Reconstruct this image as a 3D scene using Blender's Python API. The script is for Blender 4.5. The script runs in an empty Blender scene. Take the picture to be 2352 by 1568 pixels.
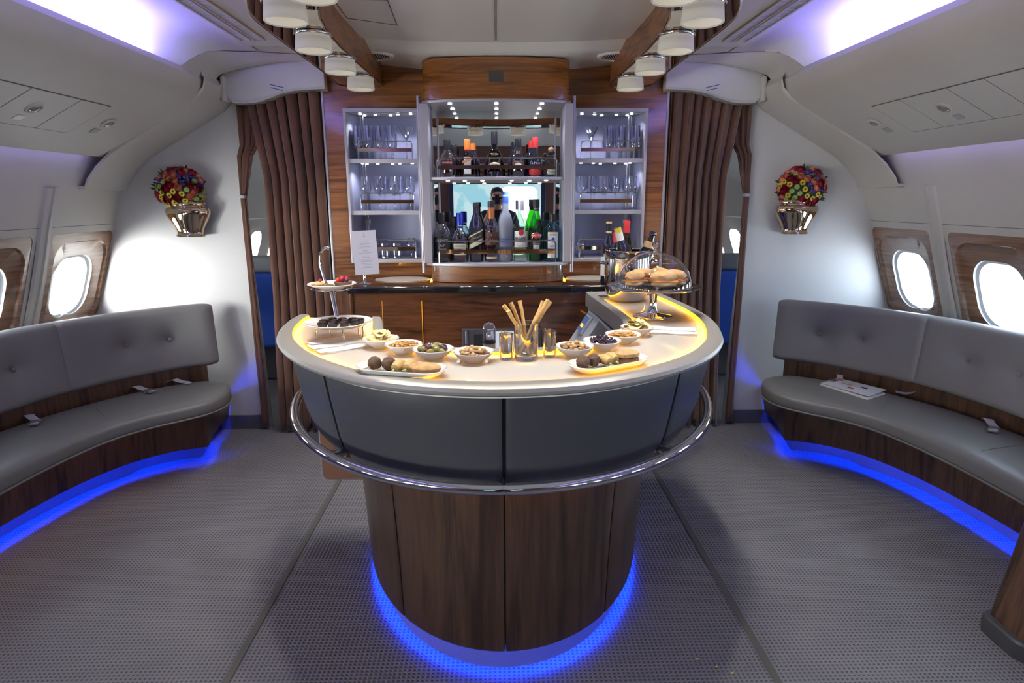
import bpy, bmesh, math, random
from mathutils import Vector, Matrix, noise
import numpy as np
R = random.Random(7)
PI = math.pi
S = bpy.context.scene
COL = S.collection
# ------------------------------------------------------------------ camera
cam_d = bpy.data.cameras.new('view_camera'); cam = bpy.data.objects.new('view_camera', cam_d); COL.objects.link(cam)
cam_d.sensor_width = 36; cam_d.lens = 36*1430/2352; cam_d.clip_start = .004; cam_d.clip_end = 200
def cam_matrix():
    v = np.array([1142-1176., 784-460., -1430.]); v /= np.linalg.norm(v)
    x = np.array([math.cos(.0035), math.sin(.0035), 0]); x -= x.dot(v)*v; x /= np.linalg.norm(x)
    M = np.array([x, v, np.cross(x, v)])
    m = Matrix.Identity(4)
    for i in range(3):
        for j in range(3): m[i][j] = M[i][j]
    m[2][3] = 1.6
    return m
cam.matrix_world = cam_matrix(); S.camera = cam
# ------------------------------------------------------------------ world, exposure
W = bpy.data.worlds.new('sky'); S.world = W; W.use_nodes = True
wn = W.node_tree.nodes; wl = W.node_tree.links; wn.clear()
wo = wn.new('ShaderNodeOutputWorld'); wb = wn.new('ShaderNodeBackground')
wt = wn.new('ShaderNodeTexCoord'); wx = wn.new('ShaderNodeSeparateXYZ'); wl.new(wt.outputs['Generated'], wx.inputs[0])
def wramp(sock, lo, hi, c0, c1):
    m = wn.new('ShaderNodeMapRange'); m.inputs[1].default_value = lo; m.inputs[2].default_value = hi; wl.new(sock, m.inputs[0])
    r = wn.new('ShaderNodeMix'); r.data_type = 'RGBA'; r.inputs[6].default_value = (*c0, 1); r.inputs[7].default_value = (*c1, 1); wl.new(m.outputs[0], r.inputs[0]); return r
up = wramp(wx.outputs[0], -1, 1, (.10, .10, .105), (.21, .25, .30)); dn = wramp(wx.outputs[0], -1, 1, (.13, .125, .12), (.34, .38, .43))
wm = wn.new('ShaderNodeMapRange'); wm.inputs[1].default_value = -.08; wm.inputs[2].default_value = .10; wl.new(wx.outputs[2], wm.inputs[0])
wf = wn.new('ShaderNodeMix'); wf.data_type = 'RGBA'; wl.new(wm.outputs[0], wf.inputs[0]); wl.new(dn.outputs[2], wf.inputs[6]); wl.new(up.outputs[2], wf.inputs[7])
wl.new(wf.outputs[2], wb.inputs[0]); wb.inputs[1].default_value = 50.0   # brighter below the horizon; right sky raised to fill the cabin's left
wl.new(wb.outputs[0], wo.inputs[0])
S.view_settings.view_transform = 'Standard'; S.view_settings.look = 'None'
S.view_settings.exposure = 0.10; S.view_settings.gamma = 1.0; S.view_settings.use_curve_mapping = False
S.cycles.use_denoising = True; S.cycles.max_bounces = 7; S.cycles.diffuse_bounces = 4; S.cycles.glossy_bounces = 4
S.cycles.transparent_max_bounces = 26; S.cycles.transmission_bounces = 6
S.cycles.caustics_reflective = False; S.cycles.caustics_refractive = False
S.cycles.sample_clamp_indirect = 4.0; S.cycles.use_adaptive_sampling = True; S.cycles.adaptive_threshold = .02
def light(name, kind, loc, energy, color=(1, 1, 1), rot=None, **kw):
    d = bpy.data.lights.new(name, kind); d.energy = energy; d.color = color
    for k, v in kw.items(): setattr(d, k, v)
    o = bpy.data.objects.new(name, d); COL.objects.link(o); o.location = loc
    if rot: o.rotation_euler = rot
    return o
sun = light('sun', 'SUN', (-8, -14, -1), 46.0, (1, .955, .89), angle=.90); sun.rotation_mode = 'QUATERNION'; sun.rotation_quaternion = Vector((.66, .75, .06)).to_track_quat('-Z', 'Y')   # low hazy light from behind left
BAYS = [4.005, 3.27, 2.535, 1.80, 1.065, .33, -.405, -1.14]
for s in (-1, 1):                      # sky light entering by each cabin window (portals sample the world only)
    for yc in BAYS + [5.6, 6.335, 7.07]:
        o = light('window_portal', 'AREA', (s*2.80, yc, 1.08), 1, shape='RECTANGLE', size=.46, size_y=.40, rot=(0, -s*(-PI/2), 0))
        o.data.cycles.is_portal = True
# ------------------------------------------------------------------ materials
MATS = {}
def mat(name, col=(.8, .8, .8), rough=.5, metal=0, emit=None, estr=0, coat=0, coat_r=.05, spec=.5, trans=0, ior=1.45, sheen=0, sss=0, bump=None, cvar=None, alpha=1):
    if name in MATS: return MATS[name]
    m = bpy.data.materials.new(name); m.use_nodes = True; MATS[name] = m
    nt = m.node_tree; p = nt.nodes['Principled BSDF']; I = p.inputs
    I['Base Color'].default_value = (*col, 1); I['Roughness'].default_value = rough; I['Metallic'].default_value = metal
    I['Coat Weight'].default_value = coat; I['Coat Roughness'].default_value = coat_r; I['Specular IOR Level'].default_value = spec
    I['Transmission Weight'].default_value = trans; I['IOR'].default_value = ior; I['Sheen Weight'].default_value = sheen
    if sss: I['Subsurface Weight'].default_value = sss; I['Subsurface Radius'].default_value = (.01, .006, .003)
    if emit: I['Emission Color'].default_value = (*emit, 1); I['Emission Strength'].default_value = estr
    tc = None
    if bump or cvar:
        tc = nt.nodes.new('ShaderNodeTexCoord')
    if bump:      # (scale, strength, distance)
        n = nt.nodes.new('ShaderNodeTexNoise'); n.inputs['Scale'].default_value = bump[0]; n.inputs['Detail'].default_value = 4
        b = nt.nodes.new('ShaderNodeBump'); b.inputs['Strength'].default_value = bump[1]; b.inputs['Distance'].default_value = bump[2]
        nt.links.new(tc.outputs['Object'], n.inputs['Vector']); nt.links.new(n.outputs[0], b.inputs['Height']); nt.links.new(b.outputs[0], I['Normal'])
    if cvar:      # (scale, other colour[, contrast])
        n = nt.nodes.new('ShaderNodeTexNoise'); n.inputs['Scale'].default_value = cvar[0]; n.inputs['Detail'].default_value = 5
        r = nt.nodes.new('ShaderNodeValToRGB'); r.color_ramp.elements[0].position = .35; r.color_ramp.elements[1].position = .68
        r.color_ramp.elements[0].color = (*col, 1); r.color_ramp.elements[1].color = (*cvar[1], 1)
        nt.links.new(tc.outputs['Object'], n.inputs['Vector']); nt.links.new(n.outputs[0], r.inputs[0]); nt.links.new(r.outputs[0], I['Base Color'])
    return m
def wood(name, c1, c2, scale, rough=.25, coat=1.0, dist=2.0, coat_r=.04):
    m = mat(name, c1, rough, coat=coat, coat_r=coat_r); nt = m.node_tree; p = nt.nodes['Principled BSDF']
    tc = nt.nodes.new('ShaderNodeTexCoord'); mp = nt.nodes.new('ShaderNodeMapping'); mp.inputs['Scale'].default_value = scale
    n1 = nt.nodes.new('ShaderNodeTexNoise'); n1.inputs['Scale'].default_value = 1.0; n1.inputs['Detail'].default_value = 6; n1.inputs['Distortion'].default_value = dist
    n2 = nt.nodes.new('ShaderNodeTexNoise'); n2.inputs['Scale'].default_value = 7.0; n2.inputs['Detail'].default_value = 3; n2.inputs['Distortion'].default_value = .4
    r = nt.nodes.new('ShaderNodeValToRGB'); e = r.color_ramp.elements
    e[0].position = .34; e[0].color = (*c2, 1); e[1].position = .60; e[1].color = (*c1, 1)
    x = e.new(.47); x.color = (*[(a*.65+b*.35) for a, b in zip(c1, c2)], 1)
    mx = nt.nodes.new('ShaderNodeMix'); mx.data_type = 'RGBA'; mx.blend_type = 'MULTIPLY'; mx.inputs[0].default_value = .55
    r2 = nt.nodes.new('ShaderNodeValToRGB'); r2.color_ramp.elements[0].position = .3; r2.color_ramp.elements[0].color = (.45, .42, .4, 1); r2.color_ramp.elements[1].position = .62
    L = nt.links.new
    L(tc.outputs['Object'], mp.inputs[0]); L(mp.outputs[0], n1.inputs[0]); L(mp.outputs[0], n2.inputs[0]); L(n1.outputs[0], r.inputs[0]); L(n2.outputs[0], r2.inputs[0])
    L(r.outputs[0], mx.inputs[6]); L(r2.outputs[0], mx.inputs[7]); L(mx.outputs[2], p.inputs['Base Color'])
    return m
def thin_glass(name, tint=(.97, .98, .99), refl=1.0, rough=0.0, pw_=3.5):
    m = bpy.data.materials.new(name); m.use_nodes = True; MATS[name] = m; nt = m.node_tree; nt.nodes.clear()
    o = nt.nodes.new('ShaderNodeOutputMaterial'); t = nt.nodes.new('ShaderNodeBsdfTransparent'); t.inputs[0].default_value = (*tint, 1)
    g = nt.nodes.new('ShaderNodeBsdfGlossy'); g.inputs['Roughness'].default_value = rough; g.inputs[0].default_value = (1, 1, 1, 1)
    f = nt.nodes.new('ShaderNodeLayerWeight'); f.inputs[0].default_value = .5; L = nt.links.new
    pw = nt.nodes.new('ShaderNodeMath'); pw.operation = 'POWER'; pw.inputs[1].default_value = pw_; L(f.outputs['Facing'], pw.inputs[0])
    mu = nt.nodes.new('ShaderNodeMath'); mu.operation = 'MULTIPLY_ADD'; mu.inputs[1].default_value = .9*refl; mu.inputs[2].default_value = .045*refl; mu.use_clamp = True
    mx = nt.nodes.new('ShaderNodeMixShader')
    L(pw.outputs[0], mu.inputs[0]); L(mu.outputs[0], mx.inputs[0]); L(t.outputs[0], mx.inputs[1]); L(g.outputs[0], mx.inputs[2]); L(mx.outputs[0], o.inputs[0])
    return m
def emit(name, col, st):
    return mat(name, (.02, .02, .02), 1, emit=col, estr=st)
GLASS = thin_glass('clear_glass', (.90, .92, .97), 3.2, 0, 1.9); PANE = thin_glass('window_glass', (.93, .96, .98), 1.0)

GREENG = thin_glass('green_bottle_glass', (.12, .62, .06), 1.2); BLUEG = thin_glass('blue_bottle_glass', (.35, .68, .86), 1.4)
WHISKY = thin_glass('amber_liquor', (.50, .18, .03), .4); DARKG = mat('dark_bottle_glass', (.012, .014, .022), .06, coat=1)
CHROME = mat('polished_chrome', (.82, .82, .84), .06, 1); GOLD = mat('gold_chrome', (.80, .66, .47), .05, 1); ALU = mat('satin_aluminium', (.50, .49, .53), .32, .7)
CREAM = mat('cream_plastic', (.60, .575, .53), .45, bump=(220, .05, .002)); CREAM2 = mat('grey_cream_plastic', (.62, .59, .53), .45)
CEILM = mat('ceiling_cream', (.78, .76, .69), .35, coat=.15, coat_r=.2)
WALLM = mat('white_wall_laminate', (.72, .71, .695), .5, bump=(60, .08, .004))
SEAMM = mat('dark_seam', (.12, .115, .11), .7); BLACK = mat('black_plastic', (.012, .012, .014), .35); GRANITE = mat('black_granite', (.008, .008, .009), .08, coat=1)
WALNUT = wood('walnut_horizontal_grain', (.32, .118, .030), (.125, .042, .012), (.9, 3, 17))
WALNUTC = wood('walnut_counter_front', (.17, .062, .022), (.06, .022, .009), (1.0, 3, 11))
WALNUTV = wood('walnut_vertical_grain', (.080, .043, .024), (.030, .016, .009), (13, 13, .9), rough=.38, coat=.35, coat_r=.2)
WALNUTD = wood('walnut_sofa_base', (.13, .068, .035), (.04, .022, .012), (12, 12, .8), rough=.4, coat=.25, coat_r=.2)
WINWOOD = wood('window_surround_walnut', (.32, .17, .09), (.16, .08, .042), (3, 1.0, 14), rough=.22, coat=.8)
CURT = mat('brown_velvet', (.095, .040, .022), .8, sheen=.5, cvar=(4, (.160, .070, .038)), bump=(90, .3, .004))
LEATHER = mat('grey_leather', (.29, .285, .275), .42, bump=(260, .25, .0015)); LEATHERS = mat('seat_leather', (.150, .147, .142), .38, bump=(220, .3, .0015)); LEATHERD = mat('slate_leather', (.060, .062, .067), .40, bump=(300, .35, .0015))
RIMM = mat('champagne_metal_paint', (.36, .34, .30), .38, .35); 
BOWLM = mat('white_porcelain', (.86, .85, .80), .15, coat=.6)
YLED = emit('amber_led', (1, .40, .010), 7); YLEDU = emit('amber_under_glass', (1, .42, .012), 44); BLED = emit('blue_led', (.0, .03, 1), 130); BLEDB = emit('blue_led_bar', (.0, .03, 1), 480); VLED = emit('violet_led', (.33, .28, 1), 62); WLED = emit('white_led', (.9, .93, 1), 14)
MIRROR = mat('mirror', (.80, .80, .80), .01, 1); SMIRROR = mat('bronze_mirror', (.68, .63, .58), .02, 1)
def translucent(name, col, w, es=0):
    m = bpy.data.materials.new(name); m.use_nodes = True; MATS[name] = m; nt = m.node_tree; p = nt.nodes['Principled BSDF']; o = nt.nodes['Material Output']
    p.inputs['Base Color'].default_value = (*col, 1); p.inputs['Roughness'].default_value = .35; p.inputs['Emission Color'].default_value = (1, .93, .8, 1); p.inputs['Emission Strength'].default_value = es
    t = nt.nodes.new('ShaderNodeBsdfTranslucent'); t.inputs[0].default_value = (*col, 1); x = nt.nodes.new('ShaderNodeMixShader'); x.inputs[0].default_value = w
    nt.links.new(p.outputs[0], x.inputs[1]); nt.links.new(t.outputs[0], x.inputs[2]); nt.links.new(x.outputs[0], o.inputs[0]); return m
TOPM = translucent('cream_glass_top', (.88, .88, .84), .24); TOPM.node_tree.nodes['Principled BSDF'].inputs['Roughness'].default_value = .07; TOPM.node_tree.nodes['Principled BSDF'].inputs['Coat Weight'].default_value = 1.0
FROSTED = translucent('frosted_bottle_glass', (.50, .53, .62), .6)
FROST = translucent('frosted_lamp_glass', (.80, .79, .76), .55, .06); BULB = emit('lamp_glow', (1, .88, .62), 6.0)
# ------------------------------------------------------------------ mesh helpers
class MB:
    def __init__(s): s.v = []; s.f = []; s.m = []
    def add(s, V, F, mi=0):
        b = len(s.v); s.v += [tuple(p) for p in V]; s.f += [tuple(i+b for i in f) for f in F]; s.m += [mi]*len(F); return s
    def box(s, c, d, rz=0, mi=0, M=None):
        x, y, z = [k/2 for k in d]; V = [(a*x, b*y, e*z) for a in (-1, 1) for b in (-1, 1) for e in (-1, 1)]
        Q = M or Matrix.Rotation(rz, 3, 'Z'); V = [Q @ Vector(p) + Vector(c) for p in V]
        return s.add(V, [(0, 1, 3, 2), (4, 6, 7, 5), (0, 4, 5, 1), (2, 3, 7, 6), (0, 2, 6, 4), (1, 5, 7, 3)], mi)
    def rings(s, rings, close=True, cap0=True, cap1=True, mi=0):
        n = len(rings[0]); V = [p for r in rings for p in r]; F = []
        for i in range(len(rings)-1):
            for j in range(n if close else n-1):
                k = (j+1) % n; F.append((i*n+j, i*n+k, (i+1)*n+k, (i+1)*n+j))
        if cap0: F.append(tuple(range(n))[::-1])
        if cap1: F.append(tuple((len(rings)-1)*n+j for j in range(n)))
        return s.add(V, F, mi)
    def lathe(s, prof, c=(0, 0, 0), n=28, mi=0, sy=1, M=None, a0=0, a1=2*PI):
        full = abs(a1-a0-2*PI) < 1e-6; k = n if full else n+1
        rs = [[Vector((r*math.cos(a0+(a1-a0)*j/n), sy*r*math.sin(a0+(a1-a0)*j/n), z)) for j in range(k)] for r, z in prof]
        if M is not None: rs = [[M @ p for p in r] for r in rs]
        rs = [[p+Vector(c) for p in r] for r in rs]
        return s.rings(rs, full, full and prof[0][0] > 1e-5, full and prof[-1][0] > 1e-5, mi)
    def tube(s, path, r, n=8, mi=0, caps=True, closed=False, flat=1):
        P = [Vector(p) for p in path]; rs = []; N = len(P)
        rad = r if isinstance(r, (list, tuple)) else [r]*N
        up = Vector((0, 0, 1)); prev = None
        for i in range(N):
            t = (P[(i+1) % N]-P[i-1]) if closed else (P[min(i+1, N-1)]-P[max(i-1, 0)])
            t.normalize()
            if prev is None:
                a = up if abs(t.z) < .9 else Vector((1, 0, 0)); u = t.cross(a).normalized()
            else:
                u = (prev - t*prev.dot(t)).normalized()
            prev = u; w = t.cross(u)
            rs.append([P[i] + u*math.cos(2*PI*j/n)*rad[i] + w*math.sin(2*PI*j/n)*rad[i]*flat for j in range(n)])
        if closed: rs.append(rs[0]); caps = False
        return s.rings(rs, True, caps, caps, mi)
    def prism(s, out, z0, z1, mi=0):
        n = len(out); return s.rings([[(x, y, z0) for x, y in out], [(x, y, z1) for x, y in out]], mi=mi)
    def blob(s, c, d, sub=2, amp=.1, fr=2.0, mi=0, M=None, seed=0):
        bm = bmesh.new(); bmesh.ops.create_icosphere(bm, subdivisions=sub, radius=1); off = Vector((seed*3.1, seed*1.7, seed*.9)); V = []
        for v in bm.verts:
            p = v.co * (1+amp*noise.noise(v.co*fr+off)); p = Vector((p.x*d[0], p.y*d[1], p.z*d[2]))
            if M: p = M @ p
            V.append(p+Vector(c))
        F = [[v.index for v in f.verts] for f in bm.faces]; bm.free(); return s.add(V, F, mi)
def build(name, mb, m, parent=None, smooth=True, loc=None, bevel=0, label=None, kind=None, auto=True, subsurf=0):
    me = bpy.data.meshes.new(name); base = parent
    off = Vector((0, 0, 0))
    while base is not None: off += Vector(base.location); base = base.parent
    if loc is not None: off = Vector(loc)
    me.from_pydata([tuple(Vector(p)-off) for p in mb.v], [], mb.f)
    ms = m if isinstance(m, (list, tuple)) else [m]
    for k in ms: me.materials.append(k)
    me.polygons.foreach_set('material_index', mb.m)
    bm = bmesh.new(); bm.from_mesh(me); bmesh.ops.remove_doubles(bm, verts=bm.verts, dist=1e-6); bmesh.ops.recalc_face_normals(bm, faces=bm.faces)
    if smooth and auto:
        for e in bm.edges:
            if len(e.link_faces) == 2 and e.calc_face_angle(0) > .65: e.smooth = False
    bm.to_mesh(me); bm.free()
    if smooth: me.polygons.foreach_set('use_smooth', [True]*len(me.polygons))
    o = bpy.data.objects.new(name, me); COL.objects.link(o)
    if parent is not None: o.parent = parent
    if loc is not None: o.location = loc
    if bevel:
        b = o.modifiers.new('bevel', 'BEVEL'); b.width = bevel; b.segments = 3; b.limit_method = 'ANGLE'
    if subsurf:
        b = o.modifiers.new('sub', 'SUBSURF'); b.levels = b.render_levels = subsurf
    if label: o['label'] = label
    if kind: o['kind'] = kind
    return o
def thing(name, label, cat, loc=(0, 0, 0), group=None, kind=None):
    o = bpy.data.objects.new(name, None); COL.objects.link(o); o.location = loc; o['label'] = label; o.empty_display_size = .05
    if cat: o['category'] = cat
    if group: o['group'] = group
    if kind: o['kind'] = kind
    return o
def struct(name, mb, m, label, **k):
    return build(name, mb, m, label=label, kind='structure', **k)
def dup(root, loc, rz=0, label=None, group=None):
    r = root.copy(); COL.objects.link(r); r.location = loc; r.rotation_euler = (0, 0, rz)
    if label: r['label'] = label
    if group: r['group'] = group
    for ch in list(root.children):
        c = ch.copy(); COL.objects.link(c); c.parent = r
        for g in ch.children:
            d = g.copy(); COL.objects.link(d); d.parent = c
    return r
def lerp(a, b, t): return a+(b-a)*t
def catmull(pts, sub=8):
    P = [Vector(p) for p in pts]; out = []
    for i in range(len(P)-1):
        p0 = P[max(i-1, 0)]; p1 = P[i]; p2 = P[i+1]; p3 = P[min(i+2, len(P)-1)]
        for k in range(sub):
            t = k/sub; out.append(.5*((2*p1)+(p2-p0)*t+(2*p0-5*p1+4*p2-p3)*t*t+(3*p1-p0-3*p2+p3)*t*t*t))
    out.append(P[-1]); return out
def interp(z, tab):   # tab: list of (z, val) ascending
    if z <= tab[0][0]: return tab[0][1]
    for (a, b), (c, d) in zip(tab, tab[1:]):
        if z <= c: return lerp(b, d, (z-a)/(c-a))
    return tab[-1][1]
def rrect(hx, hy, r, n=5):
    P = []
    for cx, cy, a in ((hx-r, hy-r, 0), (-hx+r, hy-r, PI/2), (-hx+r, -hy+r, PI), (hx-r, -hy+r, 1.5*PI)):
        P += [(cx+r*math.cos(a+PI/2*k/n), cy+r*math.sin(a+PI/2*k/n)) for k in range(n+1)]
    return P
def words(root, s, size, c, m, rad=None, name='lettering', th=0.0, sx=1.0, rot=None, bold=0, yoff=.0008):
    cu = bpy.data.curves.new('t', 'FONT'); cu.body = s; cu.size = size; cu.align_x = 'CENTER'; cu.align_y = 'CENTER'; cu.offset = bold; cu.resolution_u = 2
    t = bpy.data.objects.new('t', cu); me = bpy.data.meshes.new_from_object(t); bpy.data.objects.remove(t)
    V = []
    for v in me.vertices:
        u, w = v.co.x*sx, v.co.y
        if th: u, w = u*math.cos(th)-w*math.sin(th), u*math.sin(th)+w*math.cos(th)
        if rad: V.append((c[0]+(rad+yoff)*math.sin(u/rad), c[1]-(rad+yoff)*math.cos(u/rad), c[2]+w))
        elif rot is not None: V.append(tuple(rot @ Vector((u, w, yoff)) + Vector(c)))
        else: V.append((c[0]+u, c[1]-yoff, c[2]+w))
    mb = MB(); mb.add(V, [tuple(p.vertices) for p in me.polygons]); bpy.data.meshes.remove(me)
    return build(name, mb, m, root, smooth=False)
# ------------------------------------------------------------------ the cabin shell
PROF = [(0, 2.95), (.4, 2.90), (.80, 2.78), (.893, 2.744), (1.085, 2.674), (1.285, 2.61), (1.475, 2.557), (1.675, 2.49)]
def PX(z): return interp(z, PROF)
# floor: woven carpet
fm = mat('woven_grey_carpet', (.2, .2, .2), .95, spec=.1); nt = fm.node_tree; L = nt.links.new; P = nt.nodes['Principled BSDF']
tc = nt.nodes.new('ShaderNodeTexCoord'); sp = nt.nodes.new('ShaderNodeSeparateXYZ'); L(tc.outputs['Object'], sp.inputs[0])
def mth(op, a, b=None, v=None):
    n = nt.nodes.new('ShaderNodeMath'); n.operation = op; L(a, n.inputs[0])
    if b is not None: L(b, n.inputs[1])
    if v is not None: n.inputs[1].default_value = v
    return n.outputs[0]
sx = mth('SINE', mth('MULTIPLY', sp.outputs[0], v=2*PI/.0165)); sy = mth('SINE', mth('MULTIPLY', sp.outputs[1], v=2*PI/.0165))
h = mth('MAXIMUM', sx, sy)
rp = nt.nodes.new('ShaderNodeValToRGB'); rp.color_ramp.elements[0].position = .0; rp.color_ramp.elements[1].position = .75
rp.color_ramp.elements[0].color = (.078, .075, .079, 1); rp.color_ramp.elements[1].color = (.235, .232, .242, 1)
mr = nt.nodes.new('ShaderNodeMapRange'); mr.inputs[1].default_value = -1; mr.inputs[2].default_value = 1; L(h, mr.inputs[0]); L(mr.outputs[0], rp.inputs[0])
nz = nt.nodes.new('ShaderNodeTexNoise'); nz.inputs['Scale'].default_value = 3; nz.inputs['Detail'].default_value = 6; L(tc.outputs['Object'], nz.inputs[0])
mx = nt.nodes.new('ShaderNodeMix'); mx.data_type = 'RGBA'; mx.blend_type = 'MULTIPLY'; mx.inputs[0].default_value = .35; L(rp.outputs[0], mx.inputs[6]); L(nz.outputs[0], mx.inputs[7]); L(mx.outputs[2], P.inputs['Base Color'])
bp = nt.nodes.new('ShaderNodeBump'); bp.inputs['Strength'].default_value = .6; bp.inputs['Distance'].default_value = .004; L(h, bp.inputs['Height']); L(bp.outputs[0], P.inputs['Normal'])
mb = MB(); mb.box((0, 3.1, -.03), (6.0, 11.4, .06)); struct('floor', mb, fm, 'grey woven carpet with small raised grid', smooth=False)
TRK = mat('seat_track_cover', (.085, .085, .072), .8)
for i, s in enumerate((-1, 1)):
    mb = MB(); mb.box((s*.94, .75, .001), (.026, 5.5, .006)); struct('trim_%d' % (i+1), mb, TRK, 'dark floor track strip %s of the bar' % ('left', 'right')[i], smooth=False)
# ceiling
def ceil_z(y): return interp(y, [(3.70, 2.465), (3.76, 2.440), (3.83, 2.410), (3.95, 2.397), (4.4, 2.385)])
mb = MB(); ys = [-2.2, 0, 2, 3.3, 3.62, 3.70, 3.73, 3.76, 3.80, 3.83, 3.90, 3.96, 4.06, 4.16, 4.26, 4.4]
V = [(x, y, ceil_z(y) + (.075*min(1, (abs(x)/.95)**2)*min(1, max(0, y-3.72)/.2))) for y in ys for x in np.linspace(-1.42, 1.42, 25)]
mb.add(V, [(i*25+j, i*25+j+1, i*25+j+26, i*25+j+25) for i in range(len(ys)-1) for j in range(24)])
mb.box((0, 1.1, 2.55), (2.9, 6.6, .02))
ceil = struct('ceiling', mb, CEILM, 'cream ceiling above the bar')
for s in (-1, 1):
    mb = MB(); out = [(s*.007, -2.1)] + [(s*.007, 3.735)] + [(s*x, 3.735-.10*(x/.75)**2) for x in (.15, .3, .45, .6, .72)] + [(s*.74, 3.55), (s*.74, -2.1)]
    mb.prism(out, 2.452, 2.470); build('ceiling_panel', mb, CEILM, ceil, bevel=.008)
mb = MB(); q = [(-.70, 2.97), (-.71, 3.26), (-.49, 3.38), (-.47, 2.98)]
for a, b in zip(q, q[1:]+q[:1]): mb.tube([(a[0], a[1], 2.4515), (b[0], b[1], 2.4515)], .0022, 4)
build('hatch_seam', mb, SEAMM, ceil)
HOLE = mat('grille_hole', (.03, .03, .035), .9)
for s in (-1, 1):          # oval air grilles near the back wall
    g = thing('air_grille', 'oval %s air grille in the ceiling beside the lamp rail' % ('left', 'right')[s > 0], 'grille', (s*.725, 3.94, 2.425))
    T = Matrix.Translation((s*.725, 3.94, 2.432)) @ Matrix.Rotation(s*.15, 4, 'Z') @ Matrix.Rotation(-.10, 4, 'X')
    mb = MB()
    for r0, r1, z0, z1 in ((1, .93, .0, -.014), (.93, .80, -.014, -.016), (.80, .78, -.016, -.008), (.78, .05, -.008, -.008)):
        mb.rings([[T @ Vector((.135*r*math.cos(a), .085*r*math.sin(a), z)) for a in np.linspace(0, 2*PI, 36, endpoint=False)] for r, z in ((r0, z0), (r1, z1))], True, False, False)
    build('bezel', mb, CEILM, g); mb = MB()
    for i in range(-7, 8):
        for j in range(-5, 6):
            x, y = i*.0145+(j % 2)*.007, j*.0125
            if (x/.1)**2+(y/.06)**2 < 1: mb.rings([[T @ Vector((x+.0045*math.cos(a), y+.0045*math.sin(a), z)) for a in np.linspace(0, 2*PI, 6, endpoint=False)] for z in (-.008, -.0105)], True, False, True)
    build('holes', mb, HOLE, g, kind='stuff', smooth=False)
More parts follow.
